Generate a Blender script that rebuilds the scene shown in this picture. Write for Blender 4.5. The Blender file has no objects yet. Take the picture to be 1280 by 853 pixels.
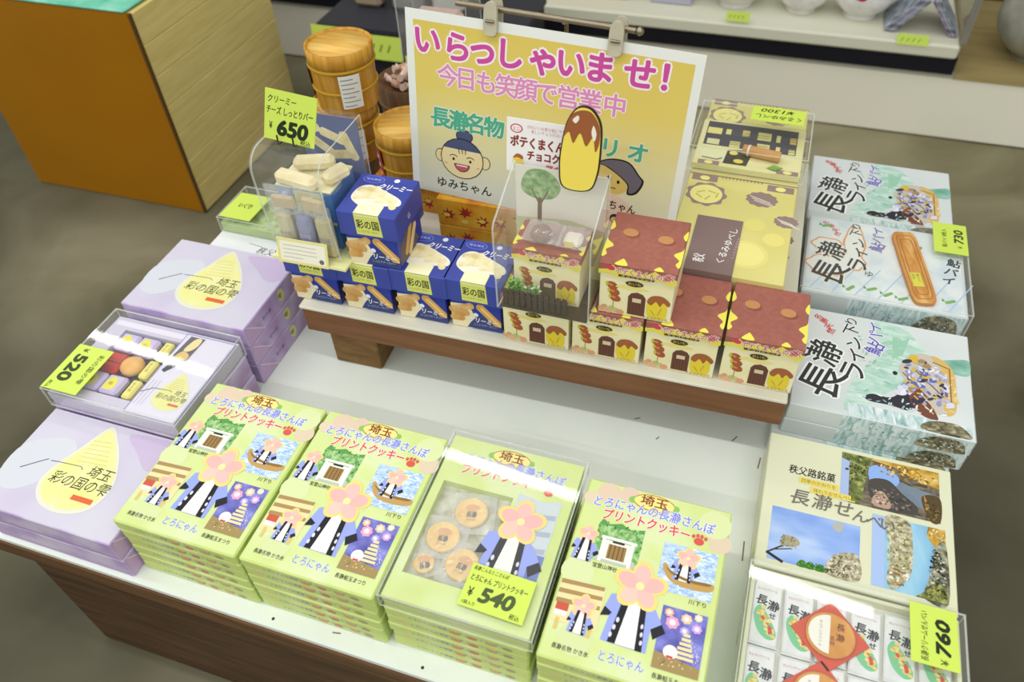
import bpy, math, random
from mathutils import Vector, Matrix
from mathutils.noise import noise as pnoise

S = bpy.context.scene
random.seed(7)

# ------------------------------------------------------------------ camera
cam_d = bpy.data.cameras.new('camera'); cam = bpy.data.objects.new('camera', cam_d)
S.collection.objects.link(cam)
RX = (0.9482758, 0.31511785, -0.03838937)      # camera right
UPV = (-0.20101072, 0.68964854, 0.69568641)    # camera up
BK = (0.24569838, -0.65198591, 0.71731909)     # camera back
cam.matrix_world = Matrix(((RX[0], UPV[0], BK[0], 0), (RX[1], UPV[1], BK[1], 0), (RX[2], UPV[2], BK[2], 1.4), (0, 0, 0, 1)))
cam_d.sensor_width = 36; cam_d.lens = 993.13 / 1280 * 36
cam_d.clip_start = .02
cam_d.dof.use_dof = True; cam_d.dof.focus_distance = 1.12; cam_d.dof.aperture_fstop = 4.0
S.camera = cam

# ------------------------------------------------------------------ light
S.view_settings.view_transform = 'Standard'; S.view_settings.look = 'None'
S.view_settings.exposure = 0.0; S.view_settings.gamma = 1; S.view_settings.use_curve_mapping = False
W = bpy.data.worlds.new('world'); S.world = W; W.use_nodes = True
W.node_tree.nodes['Background'].inputs[0].default_value = (0.98, 1.0, .97, 1)
W.node_tree.nodes['Background'].inputs[1].default_value = 0.70


def strip_light(name, x, y, z, lx, ly, power, rz=0):
    d = bpy.data.lights.new(name, 'AREA'); d.shape = 'RECTANGLE'; d.size = lx; d.size_y = ly
    d.energy = power; d.color = (1, .995, .965)
    o = bpy.data.objects.new(name, d); S.collection.objects.link(o); o.location = (x, y, z); o.rotation_euler = (0, 0, math.radians(rz))


strip_light('ceiling_tube_light_row_back', -1.5, 1.95, 2.6, 4.6, .05, 17, -5)
strip_light('ceiling_tube_light_row_middle', -1.0, .25, 2.6, 4.6, .06, 28)
strip_light('ceiling_tube_light_row_front', -1.0, -1.3, 2.6, 5.0, .06, 34)
try:
    S.cycles.transparent_max_bounces = 32
except Exception:
    pass


# ------------------------------------------------------------------ materials
def lin(h):
    h = h.lstrip('#')
    c = [int(h[i:i + 2], 16) / 255 for i in (0, 2, 4)]
    return tuple(x / 12.92 if x <= .04045 else ((x + .055) / 1.055) ** 2.4 for x in c) + (1,)


MATS = {}


def col(h, rough=.5, spec=.25, metal=0.0):
    k = (h, rough, spec, metal)
    if k not in MATS:
        m = bpy.data.materials.new('paint_' + h.strip('#')); m.use_nodes = True
        b = m.node_tree.nodes['Principled BSDF']
        b.inputs['Base Color'].default_value = lin(h); b.inputs['Roughness'].default_value = rough
        b.inputs['Specular IOR Level'].default_value = spec; b.inputs['Metallic'].default_value = metal
        MATS[k] = m
    return MATS[k]


def nmat(name, ramp, scale=8, rough=.5, detail=4, stretch=(1, 1, 1), distort=0.0, bump=0.0, spec=.25, rot=(0, 0, 0), coat=0.0):
    """noise driven colour ramp in object space"""
    if name in MATS: return MATS[name]
    m = bpy.data.materials.new(name); m.use_nodes = True; nt = m.node_tree; N = nt.nodes; L = nt.links
    b = N['Principled BSDF']; tc = N.new('ShaderNodeTexCoord'); mp = N.new('ShaderNodeMapping')
    mp.inputs['Scale'].default_value = stretch; mp.inputs['Rotation'].default_value = rot
    nz = N.new('ShaderNodeTexNoise'); nz.inputs['Scale'].default_value = scale; nz.inputs['Detail'].default_value = detail
    nz.inputs['Distortion'].default_value = distort
    cr = N.new('ShaderNodeValToRGB'); e = cr.color_ramp.elements
    while len(e) < len(ramp): e.new(.5)
    for i, (p, h) in enumerate(ramp): e[i].position = p; e[i].color = lin(h)
    L.new(tc.outputs['Object'], mp.inputs[0]); L.new(mp.outputs[0], nz.inputs['Vector'])
    L.new(nz.outputs['Fac'], cr.inputs[0]); L.new(cr.outputs[0], b.inputs['Base Color'])
    b.inputs['Roughness'].default_value = rough; b.inputs['Specular IOR Level'].default_value = spec
    b.inputs['Coat Weight'].default_value = coat
    if bump:
        bp = N.new('ShaderNodeBump'); bp.inputs['Strength'].default_value = bump; bp.inputs['Distance'].default_value = .01
        L.new(nz.outputs['Fac'], bp.inputs['Height']); L.new(bp.outputs[0], b.inputs['Normal'])
    MATS[name] = m
    return m


def thin_clear(name, tint, edge=0.0, gloss=.03, haze=0.0):
    """clear plastic sheet: passes light straight on, mirrors by Fresnel on its outer faces"""
    if name in MATS: return MATS[name]
    m = bpy.data.materials.new(name); m.use_nodes = True; nt = m.node_tree; N = nt.nodes; L = nt.links
    N.remove(N['Principled BSDF']); out = N['Material Output']
    tr = N.new('ShaderNodeBsdfTransparent'); tr.inputs[0].default_value = lin(tint)
    gl = N.new('ShaderNodeBsdfGlossy'); gl.inputs['Roughness'].default_value = gloss
    fr = N.new('ShaderNodeFresnel'); fr.inputs[0].default_value = 1.49
    geo = N.new('ShaderNodeNewGeometry'); mu = N.new('ShaderNodeMath'); mu.operation = 'SUBTRACT'; mu.inputs[0].default_value = 1
    m2 = N.new('ShaderNodeMath'); m2.operation = 'MULTIPLY'
    L.new(geo.outputs['Backfacing'], mu.inputs[1]); L.new(fr.outputs[0], m2.inputs[0]); L.new(mu.outputs[0], m2.inputs[1])
    mx = N.new('ShaderNodeMixShader'); L.new(m2.outputs[0], mx.inputs[0]); L.new(tr.outputs[0], mx.inputs[1]); L.new(gl.outputs[0], mx.inputs[2])
    last = mx
    if edge or haze:
        df = N.new('ShaderNodeBsdfDiffuse'); df.inputs[0].default_value = lin('#eef2ee')
        mz = N.new('ShaderNodeMixShader'); mz.inputs[0].default_value = edge or haze
        L.new(mx.outputs[0], mz.inputs[1]); L.new(df.outputs[0], mz.inputs[2]); last = mz
    L.new(last.outputs[0], out.inputs[0])
    MATS[name] = m
    return m


CLEAR = thin_clear('clear_acrylic', '#ffffff', haze=.02)
EDGE = thin_clear('acrylic_cut_edge', '#f4f8f4', edge=.5)
FILM = thin_clear('clear_film_bag', '#ffffff', gloss=.14, haze=.18)


def wood(name, c0, c1, c2, scale=6, stretch=(1, 12, 12), rough=.5):
    return nmat(name, [(.3, c0), (.5, c1), (.72, c2)], scale, rough, 6, stretch, .6)


# ------------------------------------------------------------------ mesh builder
class MB:
    def __init__(s): s.v = []; s.f = []; s.mi = []; s.ms = []; s.sm = []

    def m(s, mat):
        if isinstance(mat, str): mat = col(mat)
        if mat not in s.ms: s.ms.append(mat)
        return s.ms.index(mat)

    def add(s, vs, fs, mat, smooth=False):
        k = s.m(mat); o = len(s.v); s.v += [tuple(p) for p in vs]
        for f in fs: s.f.append([i + o for i in f]); s.mi.append(k); s.sm.append(smooth)

    def face(s, pts, mat): s.add(pts, [range(len(pts))], mat)

    def box(s, x0, x1, y0, y1, z0, z1, mat):
        v = [(x, y, z) for z in (z0, z1) for y in (y0, y1) for x in (x0, x1)]
        s.add(v, [(0, 2, 3, 1), (4, 5, 7, 6), (0, 1, 5, 4), (2, 6, 7, 3), (0, 4, 6, 2), (1, 3, 7, 5)], mat)

    def rbox(s, x0, x1, y0, y1, z0, z1, r, mat, mtop=None):
        """box with chamfered edges"""
        X = (x0, x1); Y = (y0, y1); Z = (z0, z1); vid = {}; v = []
        for i in (0, 1):
            for j in (0, 1):
                for k in (0, 1):
                    sx, sy, sz = (1 - 2 * i), (1 - 2 * j), (1 - 2 * k)
                    for a in range(3):
                        p = [X[i] + sx * r * (a != 0), Y[j] + sy * r * (a != 1), Z[k] + sz * r * (a != 2)]
                        vid[(i, j, k, a)] = len(v); v.append(p)
        F = []; g = lambda *q: vid[q]
        F += [[g(0, 0, 0, 0), g(0, 0, 1, 0), g(0, 1, 1, 0), g(0, 1, 0, 0)], [g(1, 0, 0, 0), g(1, 1, 0, 0), g(1, 1, 1, 0), g(1, 0, 1, 0)],
              [g(0, 0, 0, 1), g(1, 0, 0, 1), g(1, 0, 1, 1), g(0, 0, 1, 1)], [g(0, 1, 0, 1), g(0, 1, 1, 1), g(1, 1, 1, 1), g(1, 1, 0, 1)],
              [g(0, 0, 0, 2), g(0, 1, 0, 2), g(1, 1, 0, 2), g(1, 0, 0, 2)]]
        top = [g(0, 0, 1, 2), g(1, 0, 1, 2), g(1, 1, 1, 2), g(0, 1, 1, 2)]
        E = []
        for j in (0, 1):
            for k in (0, 1):
                E.append([g(0, j, k, 1), g(1, j, k, 1), g(1, j, k, 2), g(0, j, k, 2)])
        for i in (0, 1):
            for k in (0, 1):
                E.append([g(i, 0, k, 0), g(i, 1, k, 0), g(i, 1, k, 2), g(i, 0, k, 2)])
        for i in (0, 1):
            for j in (0, 1):
                E.append([g(i, j, 0, 0), g(i, j, 1, 0), g(i, j, 1, 1), g(i, j, 0, 1)])
        for i in (0, 1):
            for j in (0, 1):
                for k in (0, 1): E.append([g(i, j, k, 0), g(i, j, k, 1), g(i, j, k, 2)])
        c = Vector(((x0 + x1) / 2, (y0 + y1) / 2, (z0 + z1) / 2))
        for f in E:
            ps = [Vector(v[q]) for q in f]; n = (ps[1] - ps[0]).cross(ps[2] - ps[0])
            if n.dot(sum(ps, Vector()) / len(ps) - c) < 0: f.reverse()
        s.add(v, F + E, mat); s.add([v[q] for q in top], [(0, 1, 2, 3)], mtop or mat)

    def lathe(s, prof, n, mat, c=(0, 0, 0), smooth=True, sq=(1, 1)):
        v = []; F = []
        for (r, z) in prof:
            for i in range(n):
                a = 2 * math.pi * i / n; v.append((c[0] + r * math.cos(a) * sq[0], c[1] + r * math.sin(a) * sq[1], c[2] + z))
        for j in range(len(prof) - 1):
            for i in range(n):
                k = (i + 1) % n; F.append((j * n + i, j * n + k, (j + 1) * n + k, (j + 1) * n + i))
        s.add(v, F, mat, smooth)
        s.add(v[:n], [list(range(n))[::-1]], mat); s.add(v[-n:], [list(range(n))], mat)

    def tube(s, path, r, n, mat):
        path = [Vector(p) for p in path]; v = []; F = []
        for i, p in enumerate(path):
            d = (path[min(i + 1, len(path) - 1)] - path[max(i - 1, 0)]).normalized()
            a = d.orthogonal().normalized() if i == 0 else (a - d * a.dot(d)).normalized()
            b = d.cross(a); rr = r[i] if isinstance(r, (list, tuple)) else r
            for k in range(n):
                t = 2 * math.pi * k / n; v.append(p + (a * math.cos(t) + b * math.sin(t)) * rr)
        for i in range(len(path) - 1):
            for k in range(n):
                q = (k + 1) % n; F.append((i * n + k, i * n + q, (i + 1) * n + q, (i + 1) * n + k))
        s.add(v, F, mat, True); s.add(v[:n], [list(range(n))[::-1]], mat); s.add(v[-n:], [list(range(n))], mat)

    def prism(s, pts, axis, a, b, mat, mcap=None):
        """outline pts in the two other axes, extruded along axis from a to b"""
        def P(p, t): return {'x': (t, p[0], p[1]), 'y': (p[0], t, p[1]), 'z': (p[0], p[1], t)}[axis]
        n = len(pts); v = [P(p, a) for p in pts] + [P(p, b) for p in pts]
        area = sum(pts[i][0] * pts[(i + 1) % n][1] - pts[(i + 1) % n][0] * pts[i][1] for i in range(n))
        flip = (area < 0) != (axis == 'y')
        F = [[i, (i + 1) % n, n + (i + 1) % n, n + i] for i in range(n)]; cp = [list(range(n))[::-1], list(range(n, 2 * n))]
        if flip: F = [f[::-1] for f in F]; cp = [f[::-1] for f in cp]
        s.add(v, F, mat); s.add(v, cp, mcap or mat)

    # ---- printing on a flat frame
    def poly(s, fr, pts, mat, layer=0):
        fr.nxt(layer); s.face([fr.p(u, v, layer) for u, v in pts], mat)

    def rect(s, fr, u0, v0, u1, v1, mat, layer=0): s.poly(fr, [(u0, v0), (u1, v0), (u1, v1), (u0, v1)], mat, layer)

    def ell(s, fr, cu, cv, ru, rv, mat, layer=0, rot=0, n=22, a0=0, a1=360, wob=0, k=8):
        """radii in metres, centre in frame units"""
        pts = []; cr, sr = math.cos(math.radians(rot)), math.sin(math.radians(rot))
        full = a1 - a0 >= 360
        for i in range(n + (0 if full else 1)):
            t = math.radians(a0 + (a1 - a0) * i / n); w = 1 + wob * math.cos(k * t)
            x, y = ru * w * math.cos(t), rv * w * math.sin(t)
            pts.append((cu + (x * cr - y * sr) / fr.su, cv + (x * sr + y * cr) / fr.sv))
        s.poly(fr, pts, mat, layer)

    def blob(s, fr, pts, mat, layer=0, n=5):
        q = []; L = len(pts)
        for i in range(L):
            a, b, c, d = (pts[(i + j - 1) % L] for j in range(4))
            for k in range(n):
                t = k / n
                q.append(tuple(.5 * (2 * b[e] + (c[e] - a[e]) * t + (2 * a[e] - 5 * b[e] + 4 * c[e] - d[e]) * t * t + (3 * b[e] - a[e] - 3 * c[e] + d[e]) * t ** 3) for e in (0, 1)))
        s.poly(fr, q, mat, layer)

    def line(s, fr, pts, w, mat, layer=0):
        """w in metres"""
        for (a, b) in zip(pts[:-1], pts[1:]):
            dx, dy = (b[0] - a[0]) * fr.su, (b[1] - a[1]) * fr.sv; l = math.hypot(dx, dy) or 1
            nx, ny = -dy / l * w / 2, dx / l * w / 2; ex, ey = dx / l * w * .3, dy / l * w * .3
            s.poly(fr, [((a[0] * fr.su - nx - ex) / fr.su, (a[1] * fr.sv - ny - ey) / fr.sv), ((b[0] * fr.su - nx + ex) / fr.su, (b[1] * fr.sv - ny + ey) / fr.sv),
                        ((b[0] * fr.su + nx + ex) / fr.su, (b[1] * fr.sv + ny + ey) / fr.sv), ((a[0] * fr.su + nx - ex) / fr.su, (a[1] * fr.sv + ny - ey) / fr.sv)], mat, layer)

    def scatter(s, fr, cu, cv, ru, rv, n, size, cols, layer=0, seed=1, asp=.6):
        """little leaf-like dabs inside an ellipse (radii in frame units), size in metres"""
        r = random.Random(seed)
        for k in range(n):
            a = r.uniform(0, 6.283); q = math.sqrt(r.random()); z = size * r.uniform(.6, 1.3)
            s.ell(fr, cu + ru * q * math.cos(a), cv + rv * q * math.sin(a), z, z * asp, cols[k % len(cols)], layer, rot=r.uniform(0, 180), n=6)

    def text(s, fr, t, u, v, h, mat, layer=0, w=None, rot=0, bold=0, shear=0, center=False, arc=0, mid=False):
        """h = em height in metres, w = fitted width in metres; u,v = left end of the baseline"""
        if bold > .004:                              # heavier stroke: the same glyphs nudged round a small circle
            for q in range(6):
                a = math.pi * q / 3; s.text(fr, t, u + bold * h * math.cos(a) / fr.su, v + bold * h * math.sin(a) / fr.sv, h, mat, layer, w, rot, 0, shear, center, arc, mid)
            return
        V, F, x0, x1 = glyphs(t, 0, shear, 5 if h > .025 else 2); fr.nxt(layer)
        if not F: return
        sx = h if w is None else w / (x1 - x0)
        wd = (x1 - x0) * sx; cr, sr = math.cos(math.radians(rot)), math.sin(math.radians(rot)); out = []
        for (x, y) in V:
            a, b = (x - x0) * sx - (wd / 2 if center or mid else 0), (y - (.38 if mid else 0)) * h
            if arc: b += arc * (1 - ((x - x0) / (x1 - x0) * 2 - 1) ** 2)
            out.append(fr.p(u + (a * cr - b * sr) / fr.su, v + (a * sr + b * cr) / fr.sv, layer))
        s.add(out, F, mat)

    def halo(s, fr, t, u, v, h, mat, mat2, layer=0, w=None, bold=.02, grow=.05, **k):
        n = 8
        for q in range(n):
            a = 2 * math.pi * q / n; g = (grow + bold) * h; s.text(fr, t, u + g * math.cos(a) / fr.su, v + g * math.sin(a) / fr.sv, h, mat2, layer, w, **k)
        s.text(fr, t, u, v, h, mat, layer + 1, w, bold=bold, **k)

    def column(s, fr, t, u, v, h, mat, layer=0, step=1.08, bold=0, rot=0, shear=0, mat2=None, grow=.06):
        """vertical writing, first character at u,v"""
        r = math.radians(rot)
        for i, ch in enumerate(t):
            du, dv = math.sin(r) * h * step * i / fr.su, -math.cos(r) * h * step * i / fr.sv
            if mat2: s.halo(fr, ch, u + du, v + dv, h, mat, mat2, layer, bold=bold, grow=grow, rot=rot, shear=shear, center=True)
            else: s.text(fr, ch, u + du, v + dv, h, mat, layer, bold=bold, rot=rot, shear=shear, center=True)

    def mesh(s, name):
        me = bpy.data.meshes.new(name); me.from_pydata(s.v, [], s.f)
        for m in s.ms: me.materials.append(m)
        me.polygons.foreach_set('material_index', s.mi); me.polygons.foreach_set('use_smooth', s.sm); me.update()
        return me

    def obj(s, name, parent=None, loc=(0, 0, 0), rz=0):
        o = bpy.data.objects.new(name, s.mesh(name)); S.collection.objects.link(o)
        o.location = loc; o.rotation_euler = (0, 0, math.radians(rz)); o.parent = parent
        return o


class Fr:
    def __init__(s, O, U, V, su=1, sv=1, step=.00013):
        s.O = Vector(O); s.U = Vector(U).normalized(); s.V = Vector(V).normalized(); s.N = s.U.cross(s.V); s.su = su; s.sv = sv; s.step = step; s.cnt = {}; s.eps = 0.0

    def nxt(s, layer):
        k = s.cnt[layer] = s.cnt.get(layer, 0) + 1; s.eps = 5e-6 * (k % 25)

    def p(s, u, v, layer=0): return s.O + s.U * (u * s.su) + s.V * (v * s.sv) + s.N * (s.step * (layer + 1) + s.eps)


GL = {}
_cu = bpy.data.curves.new('lettering', 'FONT'); _cu.resolution_u = 2; _ob = bpy.data.objects.new('lettering', _cu)


def glyphs(t, bold=0, shear=0, res=2):
    k = (t, round(bold, 3), shear, res)
    if k not in GL:
        _cu.body = t; _cu.resolution_u = res; _cu.offset = bold; _cu.shear = shear
        me = _ob.to_mesh(); V = [(v.co.x, v.co.y) for v in me.vertices]; F = [list(p.vertices) for p in me.polygons]
        F = [f if sum(V[f[i]][0] * V[f[(i + 1) % len(f)]][1] - V[f[(i + 1) % len(f)]][0] * V[f[i]][1] for i in range(len(f))) > 0 else f[::-1] for f in F]
        _ob.to_mesh_clear()
        GL[k] = (V, F, min((v[0] for v in V), default=0), max((v[0] for v in V), default=0))
    return GL[k]


def tag(o, label, cat, group=None):
    o['label'] = label; o['category'] = cat
    if group: o['group'] = group
    return o


def struct(o): o['kind'] = 'structure'; return o


def empty(name, loc=(0, 0, 0), rz=0):
    o = bpy.data.objects.new(name, None); S.collection.objects.link(o); o.location = loc; o.rotation_euler = (0, 0, math.radians(rz))
    o.empty_display_size = .02
    return o


def copy_tree(o, parent=None):
    c = o.copy(); S.collection.objects.link(c); c.parent = parent
    for ch in list(o.children): copy_tree(ch, c)
    return c


PROTO = {}


def put(maker, loc, rz, label, cat, group=None):
    if maker not in PROTO: o = PROTO[maker] = maker()
    else: o = copy_tree(PROTO[maker])
    o.location = loc; o.rotation_euler = (0, 0, math.radians(rz))
    for k in ('group',):
        if k in o: del o[k]
    return tag(o, label, cat, group)


T = .40           # table top height
ORD = ['topmost', 'second from the top', 'third from the top', 'fourth from the top', 'fifth from the top', 'sixth from the top', 'seventh from the top', 'eighth from the top']


def ordn(i, n): return 'bottom' if i == n - 1 and n > 1 else ORD[i]


# ================================================================== SETTING
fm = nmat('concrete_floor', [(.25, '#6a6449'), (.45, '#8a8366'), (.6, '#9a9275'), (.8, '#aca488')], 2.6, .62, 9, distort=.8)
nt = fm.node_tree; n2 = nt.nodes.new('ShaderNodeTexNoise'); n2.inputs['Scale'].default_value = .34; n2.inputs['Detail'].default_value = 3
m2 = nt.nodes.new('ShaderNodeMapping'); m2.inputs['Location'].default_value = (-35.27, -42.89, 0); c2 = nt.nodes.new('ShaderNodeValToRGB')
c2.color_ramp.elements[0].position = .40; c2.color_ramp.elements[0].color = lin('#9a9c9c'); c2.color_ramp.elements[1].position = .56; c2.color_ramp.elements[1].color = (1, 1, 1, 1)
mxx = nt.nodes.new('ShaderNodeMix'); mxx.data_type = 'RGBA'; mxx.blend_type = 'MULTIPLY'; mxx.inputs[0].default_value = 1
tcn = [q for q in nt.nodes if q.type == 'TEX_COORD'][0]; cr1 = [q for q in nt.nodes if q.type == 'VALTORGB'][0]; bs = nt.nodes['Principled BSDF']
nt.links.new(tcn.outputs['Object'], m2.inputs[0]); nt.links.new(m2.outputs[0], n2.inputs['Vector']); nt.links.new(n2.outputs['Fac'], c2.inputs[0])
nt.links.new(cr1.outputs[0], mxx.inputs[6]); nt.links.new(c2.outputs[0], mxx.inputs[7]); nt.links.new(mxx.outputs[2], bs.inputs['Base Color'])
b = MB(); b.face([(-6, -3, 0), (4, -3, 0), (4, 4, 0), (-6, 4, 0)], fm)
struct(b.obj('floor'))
b = MB(); b.box(-6, 4, 3.1, 3.2, 0, 2.7, col('#6d6044')); struct(b.obj('wall_back'))

# counter along the back wall
ct = tag(empty('shop_counter', (0, 2.49, 0)), 'long white-fronted shop counter along the back of the shop with a pale wooden top', 'counter')
b = MB(); b.box(-3, 2.6, 0, .55, .006, .198, nmat('counter_white', [(.3, '#f0eddc'), (.7, '#f8f5e4')], 2, .5)); b.obj('front_panel', ct)
b = MB(); b.box(.505, 2.6, -.004, .56, .199, .214, wood('pale_wood_top', '#9c8a5a', '#a69463', '#b09e6d', 3, (1, 9, 9))); b.obj('counter_top', ct)
b = MB(); b.box(-3, .504, -.002, .56, .199, .214, '#b4b2a3'); b.obj('counter_ledge', ct)
sc = tag(empty('display_showcase', (0, 2.48, .2145)), 'glass-ended display showcase with a black base and cream shelf on the back counter', 'showcase')
b = MB(); b.box(-2.4, .497, 0, .5, 0, .05, '#191a24'); b.obj('base', sc)
b = MB(); b.rbox(-2.4, .49, -.015, .49, .0515, .092, .006, '#dddcc8'); b.obj('shelf_board', sc)
b = MB(); b.box(.494, .502, 0, .5, .0515, .75, CLEAR); b.obj('glass_end_panel', sc)
b = MB(); b.box(.488, .504, .0, .022, .093, .75, '#8d8a80'); b.obj('corner_post', sc)
b = MB(); b.box(-2.4, .488, .492, .5, .0925, .75, '#a9aa98'); b.obj('back_panel', sc)

# ================================================================== BACKGROUND THINGS
cabw = wood('cedar_planks', '#dcc67a', '#e4cf85', '#ebd892', 5, (8, 1.2, 14))
cb = tag(empty('wooden_sales_cabinet', (-1.83, 1.52, 0)), 'orange-fronted wooden cabinet with plank sides under a teal cloth', 'cabinet')
b = MB(); b.box(-.31, .30, 0, .006, .004, .6, nmat('orange_board', [(.3, '#9a6500'), (.7, '#a46c00')], 3, .45)); b.obj('front_panel', cb)
b = MB(); b.box(-.31, .285, .0065, .58, .004, .596, '#7a6030'); b.obj('carcass', cb)
sp = empty('side_panel'); sp.parent = cb
for k in range(7):
    b = MB(); z0 = .004 + k * .085; b.rbox(.286, .306, .002 if 0 else .007, .575, z0, z0 + .0842, .002, cabw); b.obj('plank', sp)
b = MB(); b.box(.301, .308, -.002, .0065, .004, .6, '#59401c'); b.obj('edge_strip', cb)
b = MB(); b.rbox(-1.83 - .33, -1.83 + .295, 1.52 - .004, 1.52 + .59, .6015, .609, .003, nmat('teal_cloth_stuff', [(.3, '#58b394'), (.5, '#79cbb0'), (.7, '#a6ddc9')], 14, .8, 3))
tag(b.obj('cloth'), 'teal green cloth lying on the orange wooden cabinet', 'cloth')

# low dark stand between the cabinet and the showcase
st = tag(empty('low_display_stand', (-1.15, 1.99, 0)), 'low dark display stand with yellow price tags behind the bamboo tubs', 'stand')
b = MB(); b.box(-.15, .45, -.0, .3, .004, .385, '#22222c'); b.obj('body', st)
b = MB(); b.box(-.155, .455, -.008, .31, .3855, .40, '#34343d'); b.obj('shelf_board', st)
for i, (x, y, c, w, h) in enumerate([(-1.2, 2.14, '#a08f78', .09, .16), (-1.07, 2.14, '#8e8c8c', .1, .13), (-.95, 2.16, '#c9c8c0', .1, .1)]):
    b = MB(); b.rbox(-w / 2, w / 2, -.03, .03, 0, h, .012, col(c, .3)); b.tube([(-w / 2 + .01, 0, h), (w / 2 - .01, 0, h)], .008, 8, col(c, .3))
    tag(b.obj('snack_pouch', None, (x, y, .401)), ['tan snack pouch on the low dark stand', 'grey snack pouch in the middle of the low dark stand', 'pale snack pouch on the low dark stand by the clear box'][i], 'pouch')


def mini_tag(x, y, z, rx, w, h, label, mark='¥400'):
    fr = Fr((0, 0, 0), (1, 0, 0), (0, math.cos(rx), math.sin(rx)))
    b = MB(); n = fr.N
    P = [fr.p(-w / 2, 0, -1), fr.p(w / 2, 0, -1), fr.p(w / 2, h, -1), fr.p(-w / 2, h, -1)]
    Q = [p - n * .0008 for p in P]
    b.add(P + Q, [(0, 1, 2, 3), (7, 6, 5, 4), (0, 4, 5, 1), (1, 5, 6, 2), (2, 6, 7, 3), (3, 7, 4, 0)], col('#cae060'))
    for k in range(4): b.line(fr, [(-w * .36 + k * w * .18, h * .35), (-w * .30 + k * w * .18, h * .62)], h * .08, '#7c8c3a', 0)
    return tag(b.obj('price_tag', None, (x, y, z)), label, 'price tag')


mini_tag(-1.255, 1.962, .30, 1.45, .13, .1, 'blurred yellow price tag on the low dark stand, nearest the cabinet')
mini_tag(-1.10, 1.962, .32, 1.45, .14, .07, 'blurred yellow price tag on the low dark stand above the tall bamboo tub')
mini_tag(-.26 + .12, 2.465, .315, 1.2, .07, .028, 'small yellow price tag under the showcase figure with orange bands')
mini_tag(.36, 2.462, .298, 1.2, .085, .03, 'small yellow price tag under the fanned patterned pouches')


# white round figurines
def figurine(x, y, z, r, marks, label):
    o = tag(empty('papier_mache_figurine', (x, y, z)), label, 'figurine')
    b = MB(); prof = [(r * .55, 0)] + [(r * math.cos(a) * (1.04 if a < 0 else 1), r * .92 + r * .9 * math.sin(a)) for a in [math.radians(q) for q in range(-60, 91, 10)]]
    prof[-1] = (r * .02, prof[-1][1]); b.lathe(prof, 28, nmat('white_washi', [(.3, '#dcd9d4'), (.7, '#f2f0ee')], 30, .6, 3)); b.obj('body', o)
    for (c, az, el, du, dv) in marks:
        m = MB(); g = []; n = 8
        for j in range(n + 1):
            for sgn in (-1, 1):
                a = math.radians(az + du * (2 * j / n - 1)); e = math.radians(el + sgn * dv * math.sqrt(max(.05, 1 - (2 * j / n - 1) ** 2)))
                g.append((1.015 * r * math.cos(e) * math.sin(a) * 1.0, -1.015 * r * math.cos(e) * math.cos(a), r * .92 + r * .92 * math.sin(e)))
        m.add(g, [(2 * j, 2 * j + 2, 2 * j + 3, 2 * j + 1) for j in range(n)], col(c)); m.obj('painted_mark', o)
    return o


SZ = .3078
figurine(-.165, 2.62, SZ, .093, [('#c98a4e', 0, 8, 60, 5), ('#b9a5c8', 10, 35, 50, 4), ('#b5854d', 0, -22, 50, 4)], 'white round figurine with orange bands on the showcase shelf')
figurine(.035, 2.62, SZ, .08, [('#b8233a', 30, 20, 7, 9), ('#2a2a35', 2, -5, 4, 5)], 'white round figurine with one red mark, middle of the showcase row')
figurine(.21, 2.62, SZ, .088, [('#b8233a', -8, 0, 10, 6), ('#8c8c94', 35, -8, 4, 20)], 'white round figurine beside the fanned pouches')
for k in range(7):                                      # folded patterned pouches standing like a roof
    s = -1 if k < 4 else 1
    ang = math.radians(38 * s); x = .40 + (.012 * (k - 3.2)) * 1
    b = MB(); b.rbox(-.003, .003, -.07, .07, 0, .12, .0015, nmat('kasuri_cloth_' + str(k % 3), [(.35, ['#39424f', '#4a4358', '#5b6470'][k % 3]), (.5, ['#8790a0', '#9a7fa8', '#a8b0b8'][k % 3]), (.65, '#cfd2d4')], 60, .8, 2, (1, 6, .6)))
    o = b.obj('patterned_pouch'); o.rotation_euler = (0, -ang if s < 0 else -ang, 0)
    dx = -.003 - (3 - k) * .0085 if s < 0 else .004 + (k - 4) * .0085
    o.location = (.385 + (-.074 if s < 0 else .074) * 1 + dx, 2.585, SZ + .003)
    o.rotation_euler = (0, math.radians(38) if s < 0 else math.radians(-38), 0)
    tag(o, ['grey', 'violet', 'pale blue'][k % 3] + ' patterned cloth pouch, %s in the roof-shaped showcase pile' % ['outermost on the figurine side', 'second on the figurine side', 'third on the figurine side', 'innermost on the figurine side', 'innermost on the glass side', 'second on the glass side', 'outermost on the glass side'][k], 'pouch', 'cloth pouches in the showcase')
bx = tag(empty('gift_box', (-.36, 2.56, SZ)), 'small pale gift box with a dark rim in the showcase behind the clip', 'box')
b = MB(); b.rbox(-.065, .065, 0, .1, 0, .07, .003, '#b7b4c8'); b.obj('body', bx)
b = MB(); b.rbox(-.067, .067, -.002, .102, .0705, .086, .003, '#3c3c46'); b.obj('lid', bx)
b = MB(); b.rbox(-.82, -.5, 2.56, 2.7, SZ, SZ + .09, .004, wood('amber_board', '#9a6a26', '#b07a2e', '#c08d41', 4, (2, 9, 9))); tag(b.obj('wooden_box'), 'flat amber wooden box on the showcase shelf above the sign', 'box')

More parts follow.
